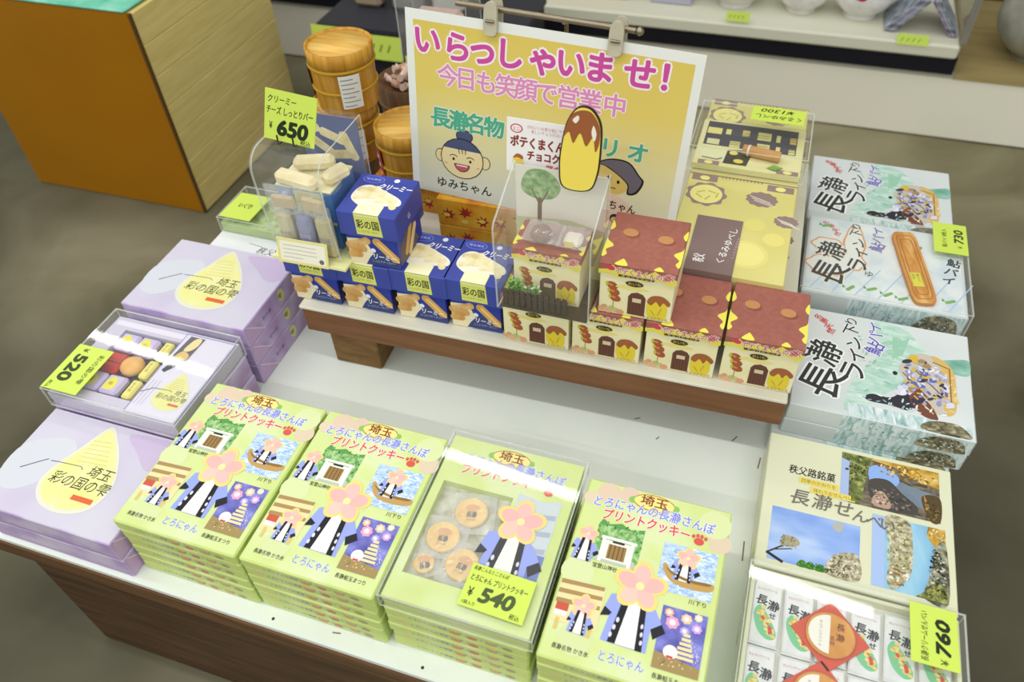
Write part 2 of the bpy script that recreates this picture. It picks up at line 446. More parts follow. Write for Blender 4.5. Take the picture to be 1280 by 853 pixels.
# stone vase
vs = tag(empty('round_vase', (.73, 2.66, .2148)), 'round grey stoneware vase on the counter to the right of the showcase', 'vase')
b = MB(); pr = [(.06, 0)] + [(.135 * math.cos(a), .118 + .118 * math.sin(a)) for a in [math.radians(q) for q in range(-62, 69, 8)]] + [(.048, .238), (.05, .25)]
b.lathe(pr, 40, nmat('stoneware', [(.35, '#8f8e82'), (.55, '#a09f92'), (.75, '#aead9f')], 18, .38, 5)); b.obj('body', vs)
b = MB(); b.lathe([(.05, .2505), (.06, .2505), (.062, .258), (.06, .266), (.045, .266), (.04, .2505)], 32, '#8d8a7b'); b.obj('rim', vs)
b = MB(); b.lathe([(.036, .252), (.04, .30), (.034, .36), (.005, .37)], 20, wood('dark_stopper', '#3a2418', '#523424', '#6a4630')); b.obj('stopper', vs)

# ================================================================== DISPLAY TABLE
tb = tag(empty('display_table', (-.3, .9, 0)), 'low brown wooden display table with a worn white top, carrying all the gift boxes', 'table')
x0, x1, y0, y1 = -.66, .648, -.58, .66
b = MB(); b.rbox(x0, x1, y0 + .002, y1, T - .012, T, .002, nmat('worn_white_laminate', [(.28, '#dde4dc'), (.5, '#e5ebe4'), (.8, '#e9eee8')], 5, .38, 6))
fr = Fr((0, 0, T), (1, 0, 0), (0, 1, 0))
for (u, v) in [(-.64, -.567), (-.42, -.567), (-.185, -.567), (.03, -.567), (.25, -.567), (.5, -.567)]: b.ell(fr, u, v, .0022, .0022, '#3a3a34')
rnd = random.Random(3)
for (u, v, l, a) in [(.345, -.02, .02, 80), (.36, -.05, .03, 88), (.352, -.1, .012, 60), (.395, -.14, .02, 85), (.3, -.03, .02, 20), (.392, -.3, .03, 92), (.4, -.42, .04, 89), (-.1, -.56, .01, 10), (.38, .0, .03, 90), (.2, -.1, .008, 30), (.24, -.13, .006, 60)]:
    t = math.radians(a); b.line(fr, [(u, v), (u + l * math.cos(t), v + l * math.sin(t))], .002, '#8a7a5c')
b.obj('table_top', tb)
dkw = wood('dark_stained_wood', '#3a2819', '#4e3622', '#5d4229', 5, (1, 14, 14), .42)
tw = wood('brown_trim_wood', '#503522', '#64452b', '#735233', 5, (1, 14, 14), .4)
for (nm, q) in [('front_trim', (x0, x1, y0, y0 + .02, T - .047, T - .0125)), ('back_trim', (x0, x1, y1 - .02, y1, T - .047, T - .0125)),
                ('side_trim', (x0, x0 + .02, y0 + .0205, y1 - .0205, T - .047, T - .0125)), ('side_trim', (x1 - .02, x1, y0 + .0205, y1 - .0205, T - .047, T - .0125))]:
    b = MB(); b.rbox(*q, .0015, tw); b.obj(nm, tb)
for (nm, q) in [('front_panel', (x0 + .004, x1 - .004, y0 + .022, y0 + .034, .004, T - .048)), ('back_panel', (x0 + .004, x1 - .004, y1 - .034, y1 - .022, .004, T - .048)),
                ('side_panel', (x0 + .004, x0 + .016, y0 + .0345, y1 - .0345, .004, T - .048)), ('side_panel', (x1 - .016, x1 - .004, y0 + .0345, y1 - .0345, .004, T - .048))]:
    b = MB(); b.box(*q, dkw); b.obj(nm, tb)

# riser board on wood blocks
RZ = .5415
rs = tag(empty('riser_shelf', (-.275, 1.07, T)), 'raised brown plank shelf on wooden blocks across the middle of the white table', 'shelf')
rs.rotation_euler = (0, 0, math.radians(1.2))
rw = wood('riser_walnut', '#6d482d', '#7d5436', '#875d3d', 5, (1, 12, 12), .45)
b = MB(); b.rbox(-.377, .377, -.3, .3, .085, .1345, .002, rw); b.obj('plank', rs)
b = MB(); b.rbox(-.379, .377, -.303, .3, .135, .141, .0015, nmat('riser_white_sheet', [(.3, '#cfccbb'), (.7, '#dcdacb')], 9, .35)); b.obj('top_sheet', rs)
bw = wood('block_pine', '#6d4f2c', '#7e5d35', '#8c6b41', 9, (3, 10, 10), .6)
for q in [(-.35, -.265, -.283, -.22), (.25, .335, -.12, -.05), (-.35, -.265, .2, .27), (.25, .335, .2, .27), (-.04, .04, -.05, .03)]:
    b = MB(); b.rbox(q[0], q[1], q[2], q[3], .0008, .0845, .002, bw); b.obj('block', rs)


# ================================================================== GREEN COOKIE BOXES
GW, GD, GH = .183, .245, .0203
GREEN = nmat('green_wrapping', [(.25, '#c8d784'), (.5, '#d0de95'), (.66, '#d6e2ad'), (.8, '#d9ddb6')], 16, .45, 2)
GSIDE = nmat('green_wrapping_side', [(.3, '#c3d67a'), (.55, '#cddd85'), (.75, '#d8e39b')], 30, .45, 3)
SKYB = nmat('print_water', [(.3, '#7fa3d6'), (.5, '#b9d2ee'), (.68, '#e4eef6')], 110, .4, 3, (1, 2.2, 1), 1.5)
NIGHT = nmat('print_night', [(.3, '#54529f'), (.55, '#7477c4'), (.75, '#9aa0e0')], 60, .4, 3)
LEAFP = nmat('print_leaves', [(.3, '#4f8a4a'), (.5, '#86b56b'), (.7, '#b9d8a0')], 160, .4, 3)


def happi(b, fr, cu, cv, s, L=1):
    """a plain blue festival coat with black lettered collar bands, s = height in metres"""
    P = lambda pts: [(cu + x * s / fr.su, cv + y * s / fr.sv) for x, y in pts]
    b.poly(fr, P([(-.62, -.1), (-.5, .42), (-.1, .55), (.1, .55), (.45, .32), (.72, -.1), (.5, -.3), (.42, -.12), (.42, -.62), (-.5, -.6), (-.44, -.05)]), '#98a6ea', L)
    b.poly(fr, P([(-.62, -.1), (-.57, .12), (-.4, .02), (-.44, -.05)]), '#24242c', L + 1); b.poly(fr, P([(.72, -.1), (.62, .06), (.42, -.1), (.5, -.3)]), '#24242c', L + 1)
    b.poly(fr, P([(-.2, .55), (.2, .53), (.24, -.6), (-.3, -.6)]), '#f0f0e8', L + 1)
    b.poly(fr, P([(-.22, .55), (-.08, .55), (-.2, -.6), (-.36, -.6)]), '#1f1f26', L + 2); b.poly(fr, P([(.12, .53), (.24, .5), (.34, -.62), (.2, -.62)]), '#1f1f26', L + 2)
    for i in range(3):
        b.ell(fr, cu + (-.25 - .04 * i) * s / fr.su, cv + (-.1 - .17 * i) * s / fr.sv, .035 * s, .06 * s, '#d8d8e6', L + 3, n=8)
        b.ell(fr, cu + (.25 + .02 * i) * s / fr.su, cv + (-.1 - .17 * i) * s / fr.sv, .03 * s, .055 * s, '#d8d8e6', L + 3, n=8)


def blossom(b, fr, cu, cv, r, L=1):
    """five-petalled pink and yellow flower"""
    for k in range(5):
        a = math.radians(90 + 72 * k); b.ell(fr, cu + r * .55 * math.cos(a) / fr.su, cv + r * .55 * math.sin(a) / fr.sv, r * .52, r * .40, '#efd67c', L, rot=math.degrees(a), n=14)
    for k in range(5):
        a = math.radians(90 + 72 * k); b.ell(fr, cu + r * .48 * math.cos(a) / fr.su, cv + r * .48 * math.sin(a) / fr.sv, r * .42, r * .31, ['#f0bdb6', '#eeb5b0', '#f3c6b8'][k % 3], L + 1, rot=math.degrees(a), n=14)
    b.ell(fr, cu, cv, r * .17, r * .17, '#f6e2a0', L + 2, n=12)


def green_print(b, fr, full=True):
    if full:
      for (u, v, r, c) in [(.16, .93, .016, '#dcc6ae'), (.3, .95, .012, '#dbc4b0'), (.95, .8, .014, '#dac8ae'), (.05, .88, .01, '#dccdb0'), (.9, .9, .02, '#d6e0a8'), (.52, .5, .03, '#d3dea0'), (.1, .45, .02, '#d5dfa8'), (.2, .12, .02, '#d2dca2')]: b.ell(fr, u, v, r, r, c, 0, n=16)
    # round label with the prefecture name
    b.ell(fr, .475, .934, .027, .0125, '#c07f3a', 1); b.ell(fr, .475, .934, .0255, .011, '#f2e08c', 2)
    for u in (.33, .62): b.ell(fr, u, .93, .006, .005, '#8cbf5c', 1, rot=30, n=10)
    b.text(fr, '埼玉', .475, .918, .0165, '#8a4a1c', 3, .034, bold=.02, center=True)
    b.halo(fr, 'とろにゃんの長瀞さんぽ', .075, .842, .0168, '#7c86d8', '#eef0f6', 1, .152, bold=.015, grow=.05, arc=.004, shear=.1)
    b.halo(fr, 'プリントクッキー', .16, .776, .0175, '#d8564e', '#fbf0ea', 2, .108, bold=.025, grow=.05, arc=.002, shear=.1)
    b.ell(fr, .815, .782, .0062, .0052, '#d8564e', 2, n=12)
    for k in range(4): b.ell(fr, .775 + .027 * k, .806 + .008 * (k in (1, 2)), .0022, .0028, '#d8564e', 2, n=8)
    if not full: return
    # shrine picture
    b.rect(fr, .15, .535, .46, .74, LEAFP, 1)
    b.poly(fr, [(.15, .74), (.46, .74), (.46, .765), (.36, .745), (.3, .77), (.22, .75), (.17, .775)], '#5c9a50', 1)
    b.scatter(fr, .2, .7, .06, .05, 16, .0022, ['#3f7a3c', '#6fa85a', '#a5cc86', '#5a9450'], 2, 3); b.scatter(fr, .42, .68, .04, .06, 14, .0022, ['#3f7a3c', '#6fa85a', '#a5cc86', '#5a9450'], 2, 4); b.scatter(fr, .3, .74, .15, .02, 16, .002, ['#3f7a3c', '#6fa85a', '#a5cc86', '#5a9450'], 2, 6)
    b.rect(fr, .17, .535, .44, .575, '#b9c4b4', 2)
    b.rect(fr, .215, .55, .405, .66, '#e9e7dc', 2); b.rect(fr, .25, .56, .37, .64, '#9a7a48', 3)
    for k in range(4): b.rect(fr, .262 + .028 * k, .56, .27 + .028 * k, .64, '#6e5230', 4)
    b.rect(fr, .19, .665, .43, .68, '#f2f2ee', 3); b.rect(fr, .2, .535, .222, .67, '#f4f4f0', 4); b.rect(fr, .395, .535, .417, .67, '#f4f4f0', 4); b.rect(fr, .27, .65, .35, .662, '#33332e', 4)
    happi(b, fr, .1, .58, .026, 2); blossom(b, fr, .1, .665, .0125, 2)
    b.text(fr, '宝登山神社', .18, .5, .0068, '#3c3c34', 2, .03, bold=.01)
    # river picture
    b.rect(fr, .6, .475, .955, .735, SKYB, 1)
    b.blob(fr, [(.62, .60), (.68, .535), (.8, .515), (.94, .53), (.95, .57), (.85, .56), (.7, .575), (.64, .62)], '#c09a58', 2); b.blob(fr, [(.64, .6), (.7, .565), (.8, .55), (.92, .555), (.93, .57), (.8, .565), (.7, .58)], '#8f6c38', 3)
    b.scatter(fr, .78, .66, .16, .06, 26, .0028, ['#eef4f8', '#8fb4e0', '#c4dcf2', '#7f9fd0'], 1, 9, .3); b.scatter(fr, .78, .5, .16, .015, 14, .0026, ['#eef4f8', '#9cc0e6'], 2, 5, .3)
    happi(b, fr, .76, .61, .026, 2); blossom(b, fr, .77, .675, .014, 3)
    b.text(fr, '川下り', .82, .445, .0068, '#3c3c34', 1, .02, bold=.01)
    # shaved ice stall picture
    b.rect(fr, .02, .18, .31, .4, '#e5d9a4', 1)
    for k in range(3): b.poly(fr, [(.02, .395 - k * .05), (.3, .405 - k * .05), (.3, .385 - k * .05), (.02, .372 - k * .05)], '#a98a58', 2)
    b.rect(fr, .03, .235, .11, .275, '#c75a44', 3); b.rect(fr, .03, .21, .11, .236, '#f0e8e0', 3); b.rect(fr, .05, .14, .075, .2, '#d8c070', 2); b.rect(fr, .26, .14, .285, .2, '#d8c070', 2)
    happi(b, fr, .2, .205, .024, 3); blossom(b, fr, .2, .285, .0145, 3)
    b.text(fr, '長瀞名物 かき氷', .075, .055, .0068, '#3c3c34', 1, .042, bold=.01)
    # fireworks picture
    b.rect(fr, .675, .1, .955, .405, NIGHT, 1)
    for (u, v, r, c) in [(.75, .33, .0075, '#e7a3c4'), (.83, .365, .006, '#f0c9a0'), (.9, .33, .0055, '#d6a3e0'), (.72, .375, .005, '#efb894'), (.9, .385, .0045, '#f2dcae'), (.83, .305, .005, '#b9a6ec')]:
        b.ell(fr, u, v, r, r, c, 2, n=14, wob=.1, k=7); b.ell(fr, u, v, r * .5, r * .5, '#f6eef0', 3, n=10)
    b.poly(fr, [(.675, .1), (.955, .1), (.955, .15), (.82, .165), (.675, .18)], '#a08a5a', 2)
    b.scatter(fr, .91, .22, .035, .06, 22, .0009, ['#f4ecd0', '#f0d8e8', '#d8d4f4'], 3, 2); b.scatter(fr, .81, .14, .12, .02, 20, .0012, ['#e8d08a', '#7a6440', '#c8a860'], 3, 7)
    for k in range(6): b.rect(fr, .79 + .008 * k, .17 + .022 * k, .91 - .008 * k, .184 + .022 * k, '#f0dca0', 3)
    b.ell(fr, .77, .19, .008, .008, '#f2e8e6', 3); b.rect(fr, .75, .16, .79, .172, '#c8503c', 4)
    b.text(fr, '長瀞船玉まつり', .69, .055, .0068, '#3c3c34', 1, .04, bold=.01)
    # large motif
    happi(b, fr, .5, .29, .056, 2); blossom(b, fr, .51, .462, .031, 4)
    b.halo(fr, 'とろにゃん', .365, .062, .014, '#6f86cf', '#f2f6f0', 1, .05, bold=.01, grow=.04)


def green_body(b, w=GW, d=GD, h=GH):
    b.rbox(0, w, 0, d, 0, h, .0022, GSIDE, GREEN)
    ff = Fr((0, 0, 0), (1, 0, 0), (0, 0, 1), w, h)
    b.text(ff, 'とろにゃんの長瀞さんぽ プリントクッキー', .18, .42, .0055, '#9a9ac0', 0, .12, bold=.02)
    for (u, c) in [(.5, '#d99a6a'), (.62, '#c98a6a'), (.75, '#d2a878'), (.86, '#a9a07a'), (.12, '#dcd68a')]: b.ell(ff, u, .35, .007, .004, c, 0, n=8)
    fs = Fr((w, 0, 0), (0, 1, 0), (0, 0, 1), d, h)       # folded paper end
    b.poly(fs, [(.04, .05), (.5, .05), (.1, .85)], '#b9cc6e', 0); b.poly(fs, [(.52, .05), (.97, .05), (.9, .85)], '#b2c566', 0); b.line(fs, [(.1, .8), (.5, .1), (.9, .8)], .0008, '#9fb35a', 1)
    fl = Fr((0, d, 0), (0, -1, 0), (0, 0, 1), d, h); b.poly(fl, [(.04, .05), (.5, .05), (.1, .85)], '#b9cc6e', 0); b.poly(fl, [(.52, .05), (.97, .05), (.9, .85)], '#b2c566', 0)


def make_green():
    b = MB(); green_body(b); green_print(b, Fr((0, 0, GH), (1, 0, 0), (0, 1, 0), GW, GD)); return b.obj('cookie_box')


def make_green_plain():
    b = MB(); green_body(b); return b.obj('cookie_box')


gcols = [(-.694, .346, 6, 'in the stack beside the pale purple gift boxes'), (-.508, .347, 6, 'in the second stack from the purple boxes'),
         (-.3165, .352, 6, 'in the stack under the opened cookie sample'), (-.122, .343, 6, 'in the stack beside the bare white tabletop')]
for ci, (gx, gy, n, where) in enumerate(gcols):
    for k in range(n):
        jx = rnd.uniform(-.0012, .0012); jy = rnd.uniform(-.0015, .0015) if k < n - 1 else 0
        nfrom = n - 1 - k
        if ci == 2 and k == n - 1:
            continue
        lab = 'green cookie box, %s %s' % (ordn(nfrom - (1 if ci == 2 else 0), n - (1 if ci == 2 else 0)), where)
        put(make_green if (k == n - 1) else make_green_plain, (gx + jx, gy + jy, T + .0006 + k * (GH + .0006) * 1.0), rnd.uniform(-.4, .4) if k < n - 1 else 0, lab, 'box', 'green cookie boxes stacked on the table front')
gz = T + .0006 + 5 * (GH + .0006)


# ---- generic clear case: five-sided lid of thin sheets
def clear_case(name, x0, x1, y0, y1, z0, z1, label, t=.0018):
    o = tag(empty(name, ((x0 + x1) / 2, (y0 + y1) / 2, z0)), label, 'case')
    w, d, h = (x1 - x0) / 2, (y1 - y0) / 2, z1 - z0

    def sheet(nm, q, thin):
        b = MB(); v = [(x, y, z) for z in q[4:6] for y in q[2:4] for x in q[0:2]]
        F = {'z': [(0, 2, 3, 1), (4, 5, 7, 6)], 'y': [(0, 1, 5, 4), (2, 6, 7, 3)], 'x': [(0, 4, 6, 2), (1, 3, 7, 5)]}
        b.add(v, F[thin], CLEAR)
        for k in 'xyz':
            if k != thin: b.add(v, F[k], EDGE)
        b.obj(nm, o)
    sheet('top_sheet', (-w, w, -d, d, h - t, h), 'z')
    sheet('front_sheet', (-w, w, -d, -d + t, 0, h - t), 'y'); sheet('back_sheet', (-w, w, d - t, d, 0, h - t), 'y')
    sheet('side_sheet', (-w, -w + t, -d + t, d - t, 0, h - t), 'x'); sheet('side_sheet', (w - t, w, -d + t, d - t, 0, h - t), 'x')
    return o


# ---- opened green cookie sample in its case
def tray_box(name, loc, w, d, h, wall, m_out, m_floor, win, label, extra=None):
    """flat box whose top has one or more window openings win = [(u0,v0,u1,v1)] sunk by depth"""
    b = MB(); b.rbox(0, w, 0, d, 0, h * .45, .0015, m_out, m_out)
    (u0, v0, u1, v1) = win
    for q in [(0, u0, 0, d), (u1, w, 0, d), (u0, u1, 0, v0), (u0, u1, v1, d)]:
        if q[1] - q[0] > .0005 and q[3] - q[2] > .0005: b.box(q[0], q[1], q[2], q[3], h * .45, h, m_out)
    fr = Fr((0, 0, h * .45), (1, 0, 0), (0, 1, 0), w, d); b.rect(fr, u0 / w, v0 / d, u1 / w, v1 / d, m_floor, 0)
    if extra: extra(b, Fr((0, 0, h), (1, 0, 0), (0, 1, 0), w, d))
    return tag(b.obj(name, None, loc), label, 'box')


sx, sy, sz = -.3165, .355, gz + .0004
FLOORP = nmat('sample_tray_liner', [(.3, '#a7a58f'), (.55, '#c9c8b8'), (.75, '#dddcd0')], 60, .3, 4)


def green_sample_print(b, fr):
    green_print(b, fr, False)
    b.poly(fr, [(.62, .16), (.93, .2), (.93, .75), (.8, .72), (.62, .74)], '#c9d2d8', 1)
    for k in range(5): b.poly(fr, [(.64, .2 + .1 * k), (.92, .23 + .1 * k), (.92, .26 + .1 * k), (.64, .225 + .1 * k)], '#a9b3c4', 2)
    b.rect(fr, .84, .12, .93, .42, '#6f7fc0', 3)
    happi(b, fr, .69, .37, .064, 4); blossom(b, fr, .70, .575, .031, 7)


tray_box('cookie_sample_box', (sx, sy, sz), GW, GD, .0215, .004, GREEN, FLOORP, (.012, .035, .108, .172), 'opened green cookie box showing wrapped printed cookies, under a clear case', green_sample_print)
ck = nmat('cookie_dough', [(.3, '#e2b45c'), (.5, '#ecc474'), (.75, '#f3d48e')], 70, .55, 4)
ckd = nmat('cookie_rim', [(.3, '#cf9340'), (.7, '#dca956')], 90, .6, 3)


def crinkle(name, w, d, h, parent, loc, seed, mat=None, n=11, rz=0):
    """crumpled clear film bag lying flat: closed pillow with creases"""
    b = MB(); v = []; F = []; r = random.Random(seed)
    for s in (1, -1):
        for j in range(n):
            for i in range(n):
                x, y = (i / (n - 1) - .5), (j / (n - 1) - .5)
                e = max(0, 1 - (2 * abs(x)) ** 4) * max(0, 1 - (2 * abs(y)) ** 4)
                z = h * .5 + (h * .5 * e) * s
                edge = i in (0, n - 1) or j in (0, n - 1)
                if not edge: z += h * .22 * pnoise((x * 9 + seed, y * 9, s * 3.1)) * (1 if s > 0 else .1); 
                jx = 0 if edge else .0; v.append((x * w, y * d, max(0.0002, z)))
    for k in (0, 1):
        for j in range(n - 1):
            for i in range(n - 1):
                a = k * n * n + j * n + i; f = (a, a + 1, a + n + 1, a + n); F.append(f if k == 0 else f[::-1])
    b.add(v, F, mat or FILM, False)
    return b.obj(name, parent, loc, rz)


def cookie(x, y, z, rz, label, bag=True, s=.0215):
    o = tag(empty('printed_cookie', (x, y, z), rz), label, 'cookie', 'printed cookies in the opened box')
    b = MB(); b.lathe([(s * .9, 0), (s, .0015), (s, .0045), (s * .94, .006), (s * .86, .0062), (s * .8, .0055), (.001, .0055)], 30, ck)
    b.obj('biscuit', o)
    b = MB(); fr = Fr((0, 0, .0056), (1, 0, 0), (0, 1, 0))
    b.ell(fr, .001, .006, .009, .0055, '#d9a060', 0); b.text(fr, '長瀞', -.006, -.007, .009, '#4a4034', 1, .013, bold=.03); b.text(fr, 'さんぽ', -.006, -.0125, .004, '#6a5a44', 1, .012)
    b.obj('printed_face', o)
    if bag: crinkle('film_bag', s * 2.6, s * 2.75, .009, o, (0.003, -.001, -.0006), int(abs(x) * 9999) % 97)
    return o


cz = sz + .0103
cookie(sx + .062, sy + .140, cz, 12, 'printed cookie in a clear bag, farthest back in the opened green box')
cookie(sx + .040, sy + .097, cz + .0004, 8, 'printed cookie in the middle of the opened green box, overlapping bag')
cookie(sx + .077, sy + .068, cz + .0006, -6, 'printed cookie half hidden by the 540 yen price tag')
cookie(sx + .031, sy + .056, cz - .0003, 30, 'small broken-looking cookie in a clear bag at the front corner of the opened green box', True, .013)
clear_case('clear_sample_case', -.3205, -.1285, .3515, .6065, gz + .0002, gz + .027, 'clear acrylic case over the opened green cookie sample')


def price_tag(name, corners, n_out, texts, label, color='#cde35f', t=.0008):
    """thin card; corners = bl, br, tl in world space; texts = (string,u,v,h_rel,w_rel,bold,shear)"""
    bl, br, tl = map(Vector, corners); U = br - bl; V = tl - bl; w, h = U.length, V.length
    fr = Fr((0, 0, 0), U, V, w, h); n = fr.N
    P = [fr.p(0, 0, -1), fr.p(1, 0, -1), fr.p(1, 1, -1), fr.p(0, 1, -1)]; Q = [p - n * t for p in P]
    b = MB(); b.add(P + Q, [(0, 1, 2, 3), (7, 6, 5, 4), (0, 4, 5, 1), (1, 5, 6, 2), (2, 6, 7, 3), (3, 7, 4, 0)], col(color, .35))
    for q in texts:
        s, u, v, hr, wr, bo, sh = q[:7]; b.text(fr, s, u, v, hr * h, q[7] if len(q) > 7 else '#23301c', 0, wr * w, bold=bo, shear=sh)
    o = b.obj(name, None, bl + n * t); return tag(o, label, 'price tag')


ctop = gz + .027 + .0006
price_tag('price_tag', [(-.225, .369, ctop), (-.145, .366, ctop), (-.224, .424, ctop)], None,
          [('長瀞こんなとこさんぽ', .04, .86, .11, .55, .01, .1), ('とろにゃん プリントクッキー', .05, .62, .17, .88, .012, .1), ('¥', .08, .24, .3, .08, .01, 0), ('540', .27, .2, .46, .52, .05, .15, '#4c5b34'), ('税込', .78, .05, .13, .15, .01, .1), ('1袋入り', .05, .06, .1, .2, .01, .1)],
          'handwritten yellow price tag reading 540 on the opened green cookie sample')

# ================================================================== PURPLE GIFT BOXES
PW, PD, PH = .235, .174, .0418
PURP = nmat('lavender_wrap', [(.3, '#c5bdd3'), (.45, '#cac4d7'), (.62, '#cdc8d8'), (.8, '#cdccd7')], 9, .5, 2)
PSIDE = nmat('mauve_wrap_side', [(.3, '#b192c2'), (.48, '#c0abd8'), (.6, '#d0c3df'), (.8, '#d6cde3')], 17, .36, 2)
DROP = nmat('yellow_drop_print', [(.3, '#e2e08c'), (.6, '#e6e49e'), (.8, '#e6e4b2')], 30, .5, 2)


def drop_print(b, fr, cu, cv, s, L=0, small=False):
    P = lambda pts, k=1: [(cu + x * s * k / fr.su, cv + y * s * k / fr.sv) for x, y in pts]
    base = [(-.12, .5), (-.25, .2), (-.37, -.1), (-.36, -.32), (-.18, -.48), (.1, -.5), (.32, -.38), (.37, -.12), (.24, .15), (.05, .38)]
    b.blob(fr, P(base, 1.1), '#dedecb', L); b.blob(fr, P(base), DROP, L + 1)
    if small: return
    for k in range(6): b.line(fr, P([(-.2 + .0 * k, .33 - .055 * k), (.02 + .03 * k, .36 - .055 * k)]), .0006, '#c4b860', L + 2)
    b.text(fr, '埼玉', cu + .02 * s / fr.su, cv - .08 * s / fr.sv, .16 * s, '#3a3426', L + 2, .3 * s, shear=.2)
    b.text(fr, '彩の国の雫', cu - .34 * s / fr.su, cv - .25 * s / fr.sv, .17 * s, '#3a3426', L + 2, .74 * s, shear=.15)
    b.rect(fr, cu + .06 * s / fr.su, cv - .38 * s / fr.sv, cu + .32 * s / fr.su, cv - .32 * s / fr.sv, '#d9673f', L + 2)
    b.line(fr, P([(-.75, -.2), (-.6, -.08), (-.52, -.02)]), .0012, '#5a5468', L + 2); b.line(fr, P([(-.48, -.03), (-.4, -.02), (-.1, .0), (-.06, -.03)]), .001, '#5a5468', L + 2)


def make_purple():
    b = MB(); b.rbox(0, PW, 0, PD, 0, PH, .0016, PSIDE, PURP)
    fr = Fr((0, 0, PH), (1, 0, 0), (0, 1, 0), PW, PD)
    b.blob(fr, [(.62, .93), (.78, .97), (.97, .95), (.98, .7), (.88, .66), (.76, .78)], '#c4b4d2', 0); b.blob(fr, [(.02, .6), (.3, .75), (.4, .5), (.2, .2), (.03, .25)], '#cfd2da', 0)
    drop_print(b, fr, .54, .54, .132, 1)
    fs = Fr((PW, 0, 0), (0, 1, 0), (0, 0, 1), PD, PH)
    b.ell(fs, .62, .55, .009, .013, DROP, 0, rot=10, n=14); b.text(fs, '雫', .57, .42, .012, '#4a4436', 1); b.text(fs, '彩の国', .28, .42, .008, '#3a3446', 0, .026, shear=.1)
    b.poly(fs, [(.02, .05), (.26, .05), (.1, .9), (.02, .9)], '#c9a9d6', 0); b.line(fs, [(.04, .95), (.28, .04)], .0012, '#efe8f4', 1)
    ff = Fr((0, 0, 0), (1, 0, 0), (0, 0, 1), PW, PH); b.rect(ff, .01, .1, .99, .2, '#b79fc9', 0)
    return b.obj('gift_box')


pst = [(-.9385, .328, 2, 'in the stack at the front table corner'), (-.9485, .5065, 2, 'under the opened sweets sample'), (-.9495, .696, 3, 'in the stack beside the riser shelf')]
for (px, py, n, where) in pst:
    for k in range(n):
        put(make_purple, (px + rnd.uniform(-.0008, .0008) + (.002 if k == 0 else 0), py, T + .0006 + k * (PH + .0008)), 0, 'lavender gift box, %s %s' % (ordn(n - 1 - k, n), where), 'box', 'lavender gift boxes')
pz = T + .0006 + 2 * (PH + .0008) + .0004
# opened lavender sample
q0, q1 = -.9445, .5075


def pur_print(b, fr):
    b.rect(fr, .02, .9, .62, .96, '#e4e0ee', 0)


tray_box('sweets_sample_box', (q0, q1, pz), .228, .172, .026, .004, PURP, col('#4a4258'), (.03, .022, .136, .148), 'opened lavender box of assorted sweets under a clear case', pur_print)
tw_, th_ = .228, .172
tzz = pz + .026 * .45 + .0004


def cake_pack(x, y, w, d, h, label, col1='#c9bcdf', rz=0):
    o = tag(empty('wrapped_cake', (x, y, tzz), rz), label, 'cake', 'sweets in the opened lavender box')
    b = MB(); b.rbox(-w / 2, w / 2, -d / 2, d / 2, 0, h, .004, col(col1, .3)); b.obj('wrapper', o)
    b = MB(); fr = Fr((0, 0, h), (1, 0, 0), (0, 1, 0)); b.blob(fr, [(-w * .1, d * .36), (-w * .32, d * .1), (-w * .3, -d * .3), (0, -d * .36), (w * .22, -d * .2), (w * .16, d * .15)], '#e9e04e', 0)
    b.text(fr, '雫', -w * .18, -d * .12, d * .22, '#8a7c34', 1); b.obj('drop_label', o)
    return o


cake_pack(q0 + .0485, q1 + .127, .034, .036, .014, 'lavender wrapped cake with yellow drop, back row next to the case edge')
cake_pack(q0 + .0845, q1 + .127, .034, .036, .014, 'lavender wrapped cake with yellow drop, back row by the yellow sticks')
cake_pack(q0 + .0485, q1 + .0445, .034, .036, .014, 'lavender wrapped cake beside the 520 yen price tag')
cake_pack(q0 + .0845, q1 + .0445, .034, .036, .014, 'lavender wrapped cake with yellow drop, front row by the leaflet')
o = tag(empty('wrapped_cake', (q0 + .05, q1 + .086, tzz)), 'flat red sweets packet in the middle row of the opened lavender box', 'cake', 'sweets in the opened lavender box')
b = MB(); b.rbox(-.018, .018, -.02, .02, 0, .01, .003, col('#c9352f', .3)); b.obj('wrapper', o)
b = MB(); b.tube([(-.018, 0, .011), (.018, 0, .011)], .0015, 6, col('#d85a4c', .3)); b.obj('seam', o)
o = tag(empty('sponge_cake', (q0 + .087, q1 + .0865, tzz)), 'golden bare sponge cake next to the red packet', 'cake', 'sweets in the opened lavender box')
b = MB(); b.lathe([(.014, 0), (.0185, .004), (.0185, .011), (.014, .016), (.006, .018), (.001, .018)], 28, nmat('sponge', [(.3, '#e0a352'), (.6, '#ecbd74'), (.8, '#f3d296')], 40, .6), sq=(1, 1)); b.obj('sponge', o)
for k, (yy, lb) in enumerate([(.127, 'yellow stick packet, back one beside the leaflet'), (.086, 'yellow stick packet, middle one beside the leaflet'), (.0445, 'yellow stick packet, front one beside the leaflet')]):
    o = tag(empty('stick_sweet', (q0 + .118, q1 + yy, tzz)), lb, 'sweet', 'stick sweets in the opened lavender box')
    b = MB(); b.rbox(-.0085, .0085, -.018, .018, 0, .013, .003, col('#ece27e', .3)); b.obj('wrapper', o)
    b = MB(); fr = Fr((0, 0, .013), (1, 0, 0), (0, 1, 0)); b.column(fr, '彩の国', -.0, .007, .006, '#9a8c3c', 0); b.obj('printing', o)
o = tag(empty('leaflet', (q0 + .137, q1 + .003, pz + .0265)), 'lavender leaflet with yellow drop lying on the opened sweets box', 'leaflet')
b = MB(); b.box(0, .088, 0, .164, 0, .0012, '#dfdbea'); fr = Fr((0, 0, .0012), (1, 0, 0), (0, 1, 0), .088, .164)
for q in [((0, 0), (1, 0)), ((1, 0), (1, 1)), ((1, 1), (0, 1)), ((0, 1), (0, 0))]: b.line(fr, q, .0012, '#8d84c4', 2)
b.obj('card', o)
